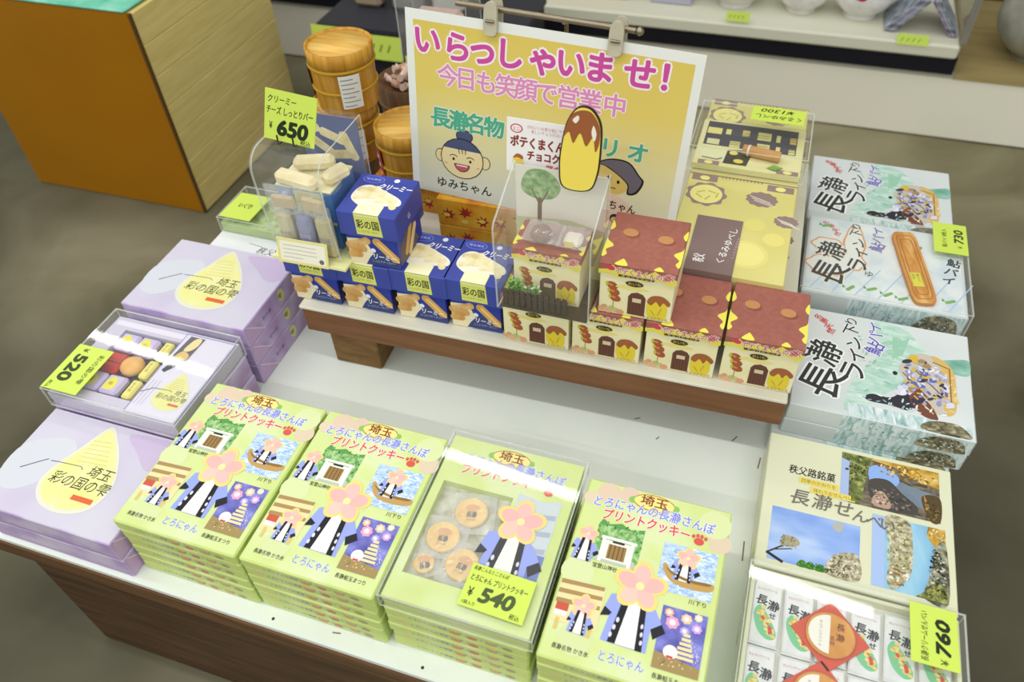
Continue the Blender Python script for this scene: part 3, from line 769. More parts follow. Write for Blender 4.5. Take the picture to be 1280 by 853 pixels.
b = MB(); b.poly(fr, [(.04, .66), (.36, .66), (.4, .98), (.1, .98)], '#5c5664', 1); b.blob(fr, [(.16, .8), (.22, .95), (.34, .97), (.36, .88), (.28, .8)], '#eadb9a', 2); b.blob(fr, [(.1, .68), (.16, .78), (.32, .76), (.33, .69)], '#dfbe72', 2)
b.poly(fr, [(.06, .52), (.12, .62), (.3, .62), (.14, .5)], '#3e3c46', 1); drop_print(b, fr, .6, .32, .068, 1)
for k in range(3): b.line(fr, [(.06 + .07 * k, .1), (.08 + .07 * k, .4)], .0007, '#aaa4b8', 1)
b.obj('printing', o)
clear_case('clear_sample_case', -.9485, -.7125, .5035, .6835, pz + .0002, pz + .0405, 'clear acrylic case over the opened lavender sweets box')
pt = pz + .0405 + .0006
price_tag('price_tag', [(-.9475, .506, pt), (-.8835, .506, pt), (-.9485, .597, pt)], None, [], 'yellow price tag reading 520 turned sideways on the lavender sweets case')
o = bpy.data.objects[[q.name for q in S.collection.objects if q.name.startswith('price_tag')][-1]]
b = MB(); b.ms = []
fr = Fr((0, .091, .0003), (0, -1, 0), (1, 0, 0)); b.text(fr, '520', .02, .012, .028, '#3d4a2a', 0, .052, bold=.05); b.text(fr, '¥', .006, .014, .014, '#4a5a30', 0); b.text(fr, '彩の国の雫', .012, .048, .01, '#4a5a30', 0, .06); b.text(fr, '税込', .076, .006, .007, '#4a5a30', 0)
b.obj('handwriting', o)

# white box stack behind the lavender boxes
WB = nmat('white_wrap', [(.3, '#dfe3e6'), (.7, '#ebecec')], 12, .4, 2)


def make_white():
    b = MB(); b.rbox(0, .2, 0, .17, 0, .031, .0015, '#d6dcd0', WB); fr = Fr((0, 0, .031), (1, 0, 0), (0, 1, 0), .2, .17)
    b.text(fr, '秩父路', .48, .18, .02, '#4a4c54', 0, .055, shear=.3); b.line(fr, [(.36, .3), (.5, .28)], .0012, '#6a6c74', 0)
    b.rect(fr, 0, .42, 1, .6, '#c8d8a8', 0); return b.obj('gift_box')


for k in range(3): put(make_white, (-.925, .874, T + .0006 + k * .0316), 0, 'white calligraphy gift box, %s behind the lavender boxes' % ordn(2 - k, 3), 'box', 'white gift boxes behind the lavender stack')
wz = T + .0006 + 3 * .0316
b = MB(); b.rbox(-.922, -.728, .944, 1.04, wz + .0006, wz + .02, .0015, '#b9cf90', nmat('green_sweets', [(.35, '#8fae5c'), (.6, '#c8d8a0'), (.8, '#e0e6c8')], 60, .4)); tag(b.obj('sweets_sample_box'), 'green sweets sample box on the white gift boxes', 'box')
clear_case('clear_sample_case', -.9245, -.726, .942, 1.0435, wz + .0004, wz + .034, 'clear acrylic case over the green sample behind the lavender boxes')
wt = wz + .0346
price_tag('price_tag', [(-.92, .945, wt), (-.855, .945, wt), (-.918, 1.02, wt)], None, [('い', .3, .45, .2, .1, .02, .1), ('く', .45, .45, .2, .1, .02, .1), ('り', .6, .45, .2, .1, .02, .1)], 'yellow price tag on the clear case behind the lavender boxes')

# ================================================================== BLUE WAFER BOXES
BLUE = nmat('blue_carton', [(.3, '#3a479a'), (.7, '#4350a8')], 8, .3, 2); BLUE2 = col('#2c3c9e', .3)
WAF = nmat('wafer_print', [(.3, '#dcc98f'), (.5, '#eee2b4'), (.75, '#f7f0d2')], 60, .4, 3)
BW, BD, BHB, BHL = .079, .086, .06, .042


def bar(b, fr, u, v, l, w, rot, m, L): 
    c, s = math.cos(math.radians(rot)), math.sin(math.radians(rot)); P = []
    for (x, y) in [(-l / 2 + w * .3, -w / 2), (l / 2 - w * .3, -w / 2), (l / 2, -w * .2), (l / 2, w * .2), (l / 2 - w * .3, w / 2), (-l / 2 + w * .3, w / 2), (-l / 2, w * .2), (-l / 2, -w * .2)]:
        P.append((u + (x * c - y * s) / fr.su, v + (x * s + y * c) / fr.sv))
    b.poly(fr, P, m, L)


def blue_label(b, fr, t):
    pass


def make_blue(name='wafer_box'):
    o = empty(name)
    b = MB(); b.rbox(.006, .006 + BW, .004, .004 + BD, 0, BHB, .001, BLUE2)
    fr = Fr((.006, .004, 0), (1, 0, 0), (0, 0, 1), BW, BHB)
    b.poly(fr, [(.0, .0), (.42, .0), (.5, .35), (.36, .82), (.0, .78)], '#efe2bc', 0)
    b.poly(fr, [(.3, .02), (1, .02), (1, .5), (.62, .52), (.42, .3)], '#3a4680', 1)
    for (u, v, l, w, r) in [(.14, .62, .03, .013, 20), (.32, .72, .026, .013, 25), (.2, .48, .028, .013, 12), (.12, .3, .024, .012, 5)]: bar(b, fr, u, v, l, w, r, nmat('biscuit_print', [(.3, '#c58f4a'), (.6, '#dcb274'), (.8, '#ecd09a')], 60, .4), 2)
    bar(b, fr, .76, .55, .05, .014, -48, '#d7a85c', 2); bar(b, fr, .8, .5, .045, .004, -48, '#eecb86', 3)
    b.text(fr, 'クリーミー', .36, .25, .012, '#f4f4f4', 3, .045, bold=.02, shear=.2); b.text(fr, 'しっとりチーズバー', .45, .14, .005, '#c8cce8', 3, .036)
    b.ell(fr, .5, .5, .004, .004, '#e8ecf8', 3, n=12)
    fs = Fr((.006 + BW, .004, 0), (0, 1, 0), (0, 0, 1), BD, BHB); b.poly(fs, [(.05, .05), (.9, .05), (.5, .9), (.1, .6)], '#6a5a5c', 0); bar(b, fs, .45, .5, .05, .012, 55, '#d7a85c', 1); bar(b, fs, .6, .35, .05, .012, 50, '#e8c98c', 1)
    b.obj('carton_body', o)
    b = MB(); w, d = BW + .012, BD + .009; z0, z1 = .055, .097; b.rbox(0, w, 0, d, z0, z1, .0012, BLUE)
    ft = Fr((0, 0, z1), (1, 0, 0), (0, 1, 0), w, d)
    b.blob(ft, [(.1, .36), (.12, .62), (.3, .72), (.62, .6), (.9, .45), (.93, .3), (.7, .25), (.5, .15), (.3, .2)], '#f2eedc', 0)
    for (u, v, l, r) in [(.3, .62, .034, 18), (.42, .54, .038, 14), (.55, .46, .04, 12), (.68, .38, .036, 10), (.3, .42, .034, 22), (.82, .3, .022, -60)]: bar(b, ft, u, v, l, .0105, r, WAF, 1)
    b.ell(ft, .27, .87, .017, .009, '#7f8cd4', 0); b.ell(ft, .27, .87, .0155, .0078, '#3a4ab4', 1); b.text(ft, '埼玉限定', .27, .845, .006, '#c9d0f0', 2, .024, center=True)
    b.text(ft, 'クリーミー', .44, .66, .015, '#f6f6fa', 2, .05, bold=.025, shear=.2); b.ell(ft, .66, .9, .0045, .0045, '#e8ecf8', 1, n=12)
    b.poly(ft, [(.3, 0), (.72, 0), (.72, .24), (.3, .24)], '#f3f0c6', 2)
    ff = Fr((0, 0, z0), (1, 0, 0), (0, 0, 1), w, z1 - z0); b.poly(ff, [(.3, .12), (.74, .12), (.72, 1), (.3, 1)], '#d9dd72', 0)
    b.text(ff, '彩の国', .51, .42, .017, '#3c3c2a', 1, .034, bold=.015, center=True); b.text(ff, 'しっとりチーズバー', .51, .24, .0045, '#6a6a3a', 1, .032, center=True); b.line(ff, [(.33, .93), (.71, .93)], .001, '#f8f8e0', 1)
    b.ell(ff, .2, .6, .0, .0, '#ffffff', 0, n=4) if False else None
    fs2 = Fr((w, 0, z0), (0, 1, 0), (0, 0, 1), d, z1 - z0); b.text(fs2, 'ら', .42, .3, .012, '#e8ecf8', 0)
    b.obj('lid', o)
    return o


BY = .7745
RR = math.radians(1.2)
for i, (bxx, lb) in enumerate([(-.664, 'blue cheese bar box under the clear dispenser, at the riser end'), (-.5745, 'blue cheese bar box on the riser, directly under the stacked one'), (-.485, 'blue cheese bar box on the riser, lid half covered by the stacked box'), (-.3985, 'blue cheese bar box on the riser next to the clear house case')]):
    put(make_blue, (bxx, BY + .0035 * i, RZ + .0004), 1.0, lb, 'box', 'blue cheese bar boxes')
put(make_blue, (-.5475, BY + .002, RZ + .0982), 2, 'blue cheese bar box stacked on top of the front row', 'box', 'blue cheese bar boxes')
for i, (bxx, lb) in enumerate([(-.6, 'blue cheese bar box behind the front row, under the dispenser back')]):
    put(make_blue, (bxx, BY + .1, RZ + .0004), 1, lb, 'box', 'blue cheese bar boxes')

# ---- clear dispenser with rounded front, on the first blue box
DX0, DX1, DY0, DY1, DZ0, DZ1 = -.658, -.5525, .7605, .897, RZ + .0985, .8185
dp = tag(empty('clear_dispenser', ((DX0 + DX1) / 2, (DY0 + DY1) / 2, DZ0)), 'clear acrylic dispenser with a rounded front holding cheese bars, on the blue boxes', 'case')
w, d, h = (DX1 - DX0) / 2, (DY1 - DY0) / 2, DZ1 - DZ0
prof = [(-d + .008, .0), (-d, .10)] + [(-d + .03 - .03 * math.cos(a), h - .03 + .03 * math.sin(a)) for a in [math.radians(q) for q in range(0, 91, 15)]] + [(d, h)]
t = .002


def ribbon(b, P, x0, x1, t, mat, me):
    n = len(P); inn = []
    for i, p in enumerate(P):
        a = P[max(i - 1, 0)]; c = P[min(i + 1, n - 1)]; dx, dy = c[0] - a[0], c[1] - a[1]; l = math.hypot(dx, dy); inn.append((p[0] + dy / l * t, p[1] - dx / l * t))
    v = [(x, q[0], q[1]) for q in P for x in (x0, x1)] + [(x, q[0], q[1]) for q in inn for x in (x0, x1)]; o = 2 * n
    for i in range(n - 1):
        a = 2 * i; b.add([v[a], v[a + 1], v[a + 3], v[a + 2]], [(0, 1, 2, 3)], mat); b.add([v[o + a], v[o + a + 1], v[o + a + 3], v[o + a + 2]], [(3, 2, 1, 0)], mat)
        b.add([v[a], v[a + 2], v[o + a + 2], v[o + a]], [(0, 1, 2, 3)], me); b.add([v[a + 1], v[a + 3], v[o + a + 3], v[o + a + 1]], [(3, 2, 1, 0)], me)


b = MB(); ribbon(b, prof, -w, w, t, CLEAR, EDGE); b.obj('front_sheet', dp)
outl = [(p[0] + .0022, p[1] - (.0022 if i > 1 else 0)) for i, p in enumerate(prof)] + [(d, 0)]
for s in (-1, 1):
    b = MB(); a0, a1 = (-w, -w + t) if s < 0 else (w - t, w); b.prism(outl, 'x', a0, a1, EDGE, CLEAR); b.obj('side_sheet', dp)
b = MB(); b.box(-w, w, d + .0003, d + t, 0, h, CLEAR); b.obj('back_sheet', dp)
b = MB(); b.box(-w - .004, w + .012, -d - .004, d, -.0002, .004, col('#e9e8a8')); b.obj('base_plate', dp)
# contents
for k, (x, y, z, rz, ln, lb) in enumerate([(-.615, .80, .750, -8, .07, 'pale cheese bar lying across the top inside the dispenser'), (-.567, .828, .750, 66, .042, 'pale cheese bar leaning on the right wall inside the dispenser'), (-.612, .847, .750, 20, .06, 'upright pale cheese bar at the back inside the dispenser')]):
    o = tag(empty('cheese_bar', (x, y, z), rz), lb, 'snack', 'cheese bars in the dispenser')
    b = MB(); b.rbox(-ln / 2, ln / 2, -.0115, .0115, 0, .02, .006, nmat('cheese_bar_cream', [(.3, '#e3d3a0'), (.7, '#f2e8c2')], 40, .5)); b.obj('biscuit', o)
o = tag(empty('sample_box', (-.652, .798, DZ0 + .0045)), 'small open blue sample box with a yellow label inside the dispenser', 'box')
b = MB(); b.rbox(0, .088, 0, .07, 0, .1, .001, nmat('sample_blue', [(.3, '#2f6fb4'), (.7, '#3f7fc4')], 8, .3)); fr = Fr((0, 0, 0), (1, 0, 0), (0, 0, 1), .088, .1); b.rect(fr, .3, .45, .8, .98, '#e5e28c', 0); b.text(fr, '彩の国', .55, .6, .017, '#3c3c2a', 1, .036, bold=.015, center=True); b.rect(fr, 0, .45, 1, .5, '#dfd98a', 1); b.obj('carton', o)
b = MB(); b.rbox(-.001, .089, -.001, .071, .1005, .104, .001, '#ece7c0'); b.obj('liner', o)
o = tag(empty('backing_card', (DX0 + .004, DY1 - .006, DZ0 + .0045)), 'slate blue backing card with wafer pictures inside the dispenser back', 'card')
b = MB(); b.box(0, .097, 0, .002, 0, .168, '#5c699f'); fr = Fr((0, 0, 0), (1, 0, 0), (0, 0, 1), .097, .168)
for (u, v, l, r) in [(.55, .8, .045, -20), (.8, .72, .05, -70), (.3, .7, .05, -35), (.6, .62, .045, 10), (.2, .85, .03, 20)]: bar(b, fr, u, v, l, .015, r, WAF, 0)
b.obj('card', o)
for k, (x, y, z, c) in enumerate([(-.64, .7815, .66, '#cfcab8'), (-.607, .7815, .655, '#6a70b0'), (-.575, .7815, .66, '#b9b49a')]):
    o = tag(empty('wrapped_bar', (x, y, DZ0 + .0045)), ['clear wrapped bar at the left inside the dispenser front', 'violet printed wrapped bar in the middle of the dispenser front', 'clear wrapped bar at the right inside the dispenser front'][k], 'snack', 'wrapped bars in the dispenser')
    b = MB(); b.rbox(-.013, .013, -.008, .008, 0, .07, .005, col(['#d9cf9e', '#7d80b8', '#c9bd86'][k], .3)); fr = Fr((-.013, -.008, 0), (1, 0, 0), (0, 0, 1), .026, .07); b.text(fr, '彩の国', .15, .45, .008, '#e8e8f0' if k == 1 else '#6a6a9a', 0, .018); b.obj('snack', o)
    c = crinkle('film_wrapper', .03, .088, .018, o, (0, .0, .042), k + 3); c.rotation_euler = (math.radians(90), 0, 0); c.location = (0, .0085, .046)
for (x, z, lb) in [(-.628, .75, 'yellow paper strip standing at the dispenser front'),]:
    pass
for k, (x, y, zz, rz) in enumerate([(-.632, .7795, .722, 4), (-.585, .7805, .724, -6)]):
    o = tag(empty('bagged_bar', (x, y, zz), rz), ['clear bag with a tan bar leaning high inside the dispenser, above the framed card', 'clear bag with a tan bar leaning high inside the dispenser, by the stacked blue box'][k], 'snack', 'bagged bars in the dispenser')
    b = MB(); b.rbox(-.018, .018, -.004, .004, 0, .022, .003, col('#c9b184', .4)); b.obj('bar', o)
    c = crinkle('film_bag', .05, .05, .02, o, (0, .008, .016), k + 41); c.rotation_euler = (math.radians(90), 0, 0)
o = tag(empty('framed_info_card', (-.649, .7515, DZ0 + .0005)), 'small framed information card in front of the dispenser', 'card'); o.rotation_euler = (math.radians(-14), 0, math.radians(2))
b = MB(); b.box(0, .082, 0, .0015, 0, .04, '#ece9d8'); fr = Fr((0, 0, 0), (1, 0, 0), (0, 0, 1), .082, .04)
for q in [(0, 0, 1, .1), (0, .9, 1, 1), (0, 0, .045, 1), (.955, 0, 1, 1)]: b.rect(fr, *q, '#e2d98a', 0)
for k in range(4): b.line(fr, [(.12, .74 - .16 * k), (.78 if k < 3 else .5, .74 - .16 * k)], .0008, '#a8a494', 0)
b.ell(fr, .87, .24, .004, .004, '#6a6a66', 0, n=12); b.obj('card', o)
price_tag('price_tag', [(-.648, .799, .8245), (-.572, .799, .818), (-.6335, .812, .894)], None, [('クリーミー', .06, .76, .16, .55, .01, .15), ('チーズ しっとりバー', .04, .54, .17, .9, .012, .1), ('¥', .1, .22, .2, .06, .01, 0), ('650', .27, .13, .42, .58, .05, .1), ('税込', .72, .02, .12, .2, .01, .1)], 'handwritten yellow price tag reading 650 on the clear dispenser')
for x in (-.622, -.598):
    b = MB(); b.tube([(x, .7925, .835), (x, .791, .822), (x, .80, .8195), (x, .806, .828)], .0012, 6, col('#4a4438', .3, .5, .8)); tag(b.obj('wire_clip'), 'small wire clip holding the 650 tag, ' + ('nearer the yen sign' if x < -.61 else 'under the last digit'), 'clip', 'wire clips of the 650 tag')

# ================================================================== HOUSE-SHAPED CHOCOLATE BOXES
HW, HD, HH = .103, .112, .0905
ROOF = nmat('cocoa_roof', [(.25, '#985b4e'), (.55, '#a06256'), (.8, '#a86a5d')], 160, .5, 3)
CREAM = nmat('house_cream', [(.3, '#ede3b0'), (.7, '#f3ecc8')], 14, .45, 2)


def make_house():
    o = empty('chocolate_house_box')
    b = MB(); b.rbox(.002, HW - .002, .003, HD - .002, 0, HH - .004, .0008, CREAM)
    fr = Fr((.002, .003, 0), (1, 0, 0), (0, 0, 1), HW - .004, HH)
    b.rect(fr, .0, .0, 1, .03, '#e2d8a4', 0)
    for (u, v, r, c) in [(.05, .07, .006, '#d9a884'), (.14, .05, .007, '#e3b08c'), (.24, .07, .006, '#c9c48a'), (.3, .05, .006, '#dca07c'), (.18, .1, .005, '#b9c07a'), (.08, .12, .004, '#c9a878')]: b.ell(fr, u, v, r, r * .8, c, 0, n=12)
    b.line(fr, [(.2, .62), (.2, .12)], .0012, '#b08850', 0)                       # dumpling skewer
    for (v, u) in [(.56, .17), (.44, .2), (.32, .22)]: b.ell(fr, u, v, .0085, .0062, '#a65a34', 1, rot=-25, n=16); b.ell(fr, u - .02, v + .012, .0035, .002, '#d08a5c', 2, rot=-25, n=10); b.ell(fr, u - .07, v + .02, .002, .0045, '#c9bd3c', 1, n=10)
    b.poly(fr, [(.4, .04), (.64, .04), (.64, .4), (.6, .47), (.52, .5), (.44, .47), (.4, .4)], '#6b4438', 1)   # door
    for k in range(5): b.line(fr, [(.435 + .042 * k, .05), (.435 + .042 * k, .44)], .0007, '#553328', 2)
    b.rect(fr, .46, .3, .58, .38, '#d9c9a4', 3)
    b.blob(fr, [(.68, .08), (.66, .3), (.72, .42), (.88, .42), (.94, .28), (.92, .06), (.8, .03)], '#e6cf3c', 1)      # potato with chocolate top
    b.blob(fr, [(.66, .36), (.72, .48), (.86, .5), (.97, .4), (.95, .32), (.88, .38), (.84, .3), (.78, .38), (.72, .3)], '#a3603a', 2)
    b.line(fr, [(.72, .2), (.78, .1)], .0008, '#a8903a', 3); b.line(fr, [(.86, .26), (.82, .12)], .0008, '#a8903a', 3); b.text(fr, 'チョコクランチ', .62, .02, .006, '#9a6a4a', 3, .034)
    for k in range(3): b.ell(fr, .37, .14 + .1 * k, .0, .0, '#fff', 0, n=4) if False else None
    b.obj('carton_body', o)
    b = MB(); z0 = HH - .027; b.rbox(0, HW, 0, HD, z0 + .012, HH, .0012, ROOF)
    ft = Fr((0, 0, HH), (1, 0, 0), (0, 1, 0), HW, HD)
    for (u, v) in [(.27, .62), (.74, .58)]: b.ell(ft, u + .03, v - .03, .0105, .0085, '#8d5145', 0); b.ell(ft, u, v, .0105, .0085, '#c08a58', 1)
    for u in (0, 1):                                                         # melted cheese along both eaves
        s = 1 if u == 0 else -1
        b.blob(ft, [(u, .12), (u + s * .06, .16), (u + s * .03, .24), (u + s * .11, .33), (u + s * .02, .42), (u, .46)], '#ece05c', 0); b.blob(ft, [(u, .62), (u + s * .05, .68), (u + s * .03, .76), (u, .8)], '#ece05c', 0)
    b.blob(ft, [(.2, .0), (.27, .1), (.3, .11), (.36, .0)], '#ece05c', 0); b.blob(ft, [(.7, 0), (.76, .07), (.82, .0)], '#ece05c', 0)
    # scalloped cheese fringe below the front eave
    pts = [(.0, HH - .012)] + [(u, HH - .012) for u in ()] + [(HW, HH - .012)]
    zt = HH - .012; prof = []
    n = 16
    for i in range(n + 1): prof.append((HW * i / n, z0 + .003 + .007 * abs(math.sin(math.pi * i / 5.3 + .6))))
    fg = MB(); fg.prism([(0, zt - .0002)] + prof + [(HW, zt - .0002)], 'y', .0002, .0022, col('#e6da58', .45))
    ff = Fr((0, 0, z0), (1, 0, 0), (0, 0, 1), HW, HH - z0)
    up = [(0, .55), (.1, .62), (.18, .95), (.27, .6), (.36, .75), (.42, .88), (.5, .62), (.62, .65), (.72, .95), (.82, .66), (.92, .72), (1, .58), (1, .4), (0, .4)]
    b.poly(ff, up, '#e6da58', 0)
    b.ell(ff, .15, .74, .0065, .0042, '#d0455c', 1, rot=-20, n=14); b.halo(ff, 'ポテくまくんの家', .22, .5, .011, '#c2485a', '#f8efe0', 1, .07, bold=.02, grow=.06, rot=-1)
    b.halo(ff, '家', .86, .52, .012, '#c2485a', '#f8efe0', 1, bold=.02, grow=.06)
    b.rect(ff, .26, .28, .72, .42, '#5a3a30', 2); b.text(ff, 'チョコクランチ', .3, .3, .0042, '#efe4b4', 3, .042)
    b.ell(fr, .47, .655, .012, .0048, '#4c3a1c', 4, n=18); b.text(fr, 'おいも', .47, .635, .0055, '#d8c85c', 5, .017, center=True); b.blob(fr, [(.22, .55), (.3, .6), (.62, .585), (.66, .55), (.5, .52), (.3, .53)], '#e9dd86', 1)
    fg.obj('cheese_fringe', b.obj('roof_lid', o))
    return o


hz = RZ + .0004
for i, (hx, hy, lb) in enumerate([(-.309, .781, 'chocolate house box on the riser under the clear house-shaped case'), (-.2045, .783, 'chocolate house box on the riser under the stacked house box'), (-.0985, .785, 'chocolate house box on the riser, below the brown label of the yellow box'), (.0085, .788, 'chocolate house box at the right end of the riser')]):
    put(make_house, (hx, hy, hz), .6, lb, 'box', 'chocolate house boxes')
put(make_house, (-.168, .784, hz + HH + .0012), .8, 'chocolate house box stacked on the front row beside the clear case', 'box', 'chocolate house boxes')

# ---- clear house-shaped sample case
hc0 = hz + HH + .0012
CX0, CX1, CY0, CY1 = -.3035, -.172, .7525, .848
hcs = tag(empty('clear_house_case', ((CX0 + CX1) / 2, (CY0 + CY1) / 2, hc0)), 'clear acrylic case with a sloping top over the sample house box and little fence', 'case')
w, d = (CX1 - CX0) / 2, (CY1 - CY0) / 2
prof = [(-d, 0), (-d, .138), (-d + .004, .145), (d, .182)]
b = MB(); ribbon(b, prof, -w, w, .0018, CLEAR, EDGE); b.obj('front_sheet', hcs)
outl = [(p[0] + .002, p[1] - (.002 if i else 0)) for i, p in enumerate(prof)] + [(d, 0)]
for s in (-1, 1):
    b = MB(); a0, a1 = (-w, -w + .0018) if s < 0 else (w - .0018, w); b.prism(outl, 'x', a0, a1, EDGE, CLEAR); b.obj('side_sheet', hcs)
b = MB(); b.box(-w, w, d + .0002, d + .002, 0, .182, CLEAR); fr = Fr((-w, d, 0), (1, 0, 0), (0, 0, 1), 2 * w, .182)
b.obj('back_sheet', hcs)
b = MB(); b.box(-w + .003, w - .003, -d + .004, d - .002, .0003, .002, '#4a3a2a'); b.obj('base_plate', hcs)
b = MB(); b.box(-w + .003, w - .003, d - .0035, d - .0025, .0025, .178, '#e8e6d8'); fr = Fr((-w + .003, d - .0035, .0025), (1, 0, 0), (0, 0, 1), 2 * w - .006, .1755)
b.blob(fr, [(.06, .8), (.14, .96), (.36, .98), (.5, .86), (.42, .74), (.2, .72)], nmat('tree_print', [(.35, '#6f9a58'), (.6, '#a3c088'), (.8, '#cddcb8')], 120, .5, 4), 0); b.line(fr, [(.26, .45), (.27, .72)], .006, '#7a6248', 1); b.line(fr, [(.27, .66), (.18, .8)], .002, '#7a6248', 1); b.line(fr, [(.27, .66), (.36, .8)], .002, '#7a6248', 1)
b.poly(fr, [(0, 0), (1, 0), (1, .5), (.6, .56), (0, .52)], '#c9d0a4', 0); b.obj('backdrop', hcs)
PROTO_H = put(make_house, (-.288, .7805, hc0 + .0025), 0, 'sample chocolate house box inside the clear house-shaped case', 'box', 'chocolate house boxes')
PROTO_H.scale = (.94, .56, .98)
# chocolate bags on the sample roof
zr = hc0 + .0025 + HH * .98 + .0018
o = tag(empty('chocolate_crunch', (-.254, .808, zr)), 'round chocolate crunch in a clear bag on the sample house roof', 'chocolate')
b = MB(); b.lathe([(.008, 0), (.0135, .003), (.015, .008), (.012, .014), (.006, .0165), (.001, .017)], 24, nmat('choc_crunch', [(.3, '#6e3f22'), (.6, '#8a5530'), (.8, '#a56e42')], 220, .5, 4, bump=.6)); b.obj('chocolate', o)
crinkle('film_bag', .052, .045, .021, o, (.004, 0, -.0005), 12)
o = tag(empty('chocolate_crunch', (-.209, .808, zr)), 'clear bag of chocolate crunch with a small yellow label on the sample house roof', 'chocolate')
b = MB(); b.rbox(-.012, .012, -.012, .012, 0, .012, .004, '#e5dccb'); fr = Fr((-.012, -.012, 0), (1, 0, 0), (0, 0, 1), .024, .012); b.rect(fr, .1, .1, .6, .9, '#e6d24a', 0); b.obj('chocolate', o)
crinkle('film_bag', .04, .045, .018, o, (0, 0, -.0005), 29)
# fence and plants at the foot
o = tag(empty('toy_fence', (-.296, .7595, hc0 + .0025)), 'little dark picket fence at the foot of the clear house case', 'fence')
for k in range(11):
    b = MB(); b.rbox(.0085 * k, .0085 * k + .0065, 0, .0025, 0, .03, .0006, wood('fence_brown', '#382a20', '#46352a', '#554234', 9)); b.obj('picket', o)
for z in (.008, .02):
    b = MB(); b.box(0, .092, .0026, .004, z, z + .004, '#3e2f24'); b.obj('rail', o)


def sprig(x, y, n, h, cols, label, seed):
    r = random.Random(seed); o = tag(empty('artificial_plant', (x, y, hc0 + .0025)), label, 'plant')
    st = MB(); lf = MB()
    for k in range(n):
        a = r.uniform(0, 6.28); l = r.uniform(.4, 1); tip = Vector((math.cos(a) * .011 * l, math.sin(a) * .0035 * l, h * r.uniform(.6, 1)))
        st.tube([(0, 0, 0), tip * .5 + Vector((0, 0, .002)), tip], .0006, 4, '#4f7a34')
        for j in range(5):
            c = tip * (.5 + .12 * j); d1 = Vector((math.cos(a + j * 2.2), math.sin(a + j * 2.2) * .4, .5)).normalized() * .0075; d2 = Vector((-d1.y, d1.x, .0)) * .38
            lf.face([c, c + d1 * .5 + d2, c + d1, c + d1 * .5 - d2], cols[(k + j) % len(cols)])
    st.obj('stem', o); lf.obj('leaves', o)


sprig(-.282, .769, 26, .042, ['#7fc04a', '#98d060', '#6aae3c'], 'bright green artificial plant behind the toy fence', 5)
sprig(-.255, .769, 16, .036, ['#6f9e4c', '#e8ead8', '#83b45c'], 'green artificial plant with white flowers behind the toy fence', 8)
# card clipped to the case top
o = tag(empty('product_card', (-.3155, .8525, .795)), 'white product card with brown lettering and a red 760 above the clear house case', 'sign card')
o.rotation_euler = (math.radians(-8), 0, math.radians(-1.5))
cw, chh = .112, .074
b = MB(); b.box(0, cw, 0, .0012, 0, chh, '#efecec'); fr = Fr((0, 0, 0), (1, 0, 0), (0, 0, 1), cw, chh)
b.ell(fr, .12, .82, .0085, .0062, '#c8343c', 0); b.ell(fr, .12, .82, .0068, .0048, '#f0e8e8', 1); b.text(fr, 'ミニ', .12, .785, .006, '#c8343c', 2, .009, center=True)
b.text(fr, 'かわいいお家の箱にサクサク食感の', .25, .85, .0055, '#c88a8a', 0, .075); b.text(fr, '楽しいチョコがはいりました', .3, .77, .0055, '#c88a8a', 0, .06)
b.text(fr, 'ポテくまくんの家', .05, .5, .0165, '#8a3a2c', 0, .098, bold=.04); b.text(fr, 'チョコクランチ', .26, .28, .0145, '#8a3a2c', 0, .078, bold=.04); b.text(fr, '760', .5, .06, .016, '#d0343c', 0, .027, bold=.05)
b.blob(fr, [(.1, .08), (.08, .22), (.14, .32), (.2, .28), (.22, .12), (.17, .06)], '#e8cf4c', 0); b.blob(fr, [(.08, .26), (.13, .35), (.2, .32), (.2, .25), (.14, .28)], '#a8623c', 1)
b.obj('card', o)
for (x, lb) in [(-.29, 'small brown clip under the white product card, near the tree picture'), (-.262, 'small brown clip under the red 760 of the product card')]:
    b = MB(); b.box(-.004, .004, -.0015, 0, 0, .014, '#7a5a3c'); b.tube([(-.004, -.002, .014), (.004, -.002, .014)], .0016, 8, '#5a4028'); tag(b.obj('card_clip', None, (x, .8502, .79)), lb, 'clip', 'clips of the product card')
# plain potato-shaped cutout (chocolate top) on the case roof
o = tag(empty('cutout_card', (-.207, .812, .8085)), 'yellow potato-shaped cutout card with a brown chocolate top standing on the clear house case', 'cutout')
o.rotation_euler = (math.radians(-6), 0, 0)


def smooth(pts, n=6):
    q = []; L = len(pts)
    for i in range(L):
        a, b_, c, d_ = (pts[(i + j - 1) % L] for j in range(4))
        for k in range(n):
            t_ = k / n; q.append(tuple(.5 * (2 * b_[e] + (c[e] - a[e]) * t_ + (2 * a[e] - 5 * b_[e] + 4 * c[e] - d_[e]) * t_ * t_ + (3 * b_[e] - a[e] - 3 * c[e] + d_[e]) * t_ ** 3) for e in (0, 1)))
    return q


pot = smooth([(-.018, .002), (-.024, .03), (-.022, .06), (-.016, .09), (-.004, .108), (.012, .108), (.024, .09), (.026, .06), (.024, .025), (.014, .002)])
b = MB(); b.prism([(x * 1.05, .0 + z * 1.02) for x, z in pot], 'y', 0, .003, '#2f2a20', '#2f2a20'); fr = Fr((0, 0, 0), (1, 0, 0), (0, 0, 1)); b.poly(fr, [(x * .97, .0015 + z * .99) for x, z in pot], '#efd95e', 0)
b.blob(fr, [(-.021, .07), (-.014, .096), (-.003, .106), (.012, .106), (.023, .09), (.0245, .07), (.02, .056), (.016, .074), (.008, .062), (.0, .078), (-.008, .064), (-.014, .078)], '#9a5a34', 1)
b.blob(fr, [(.016, .09), (.02, .08), (.018, .07), (.014, .08)], '#f2e6d8', 2); b.blob(fr, [(-.01, .094), (-.004, .1), (-.002, .096), (-.006, .09)], '#f2e6d8', 2); b.obj('card', o)

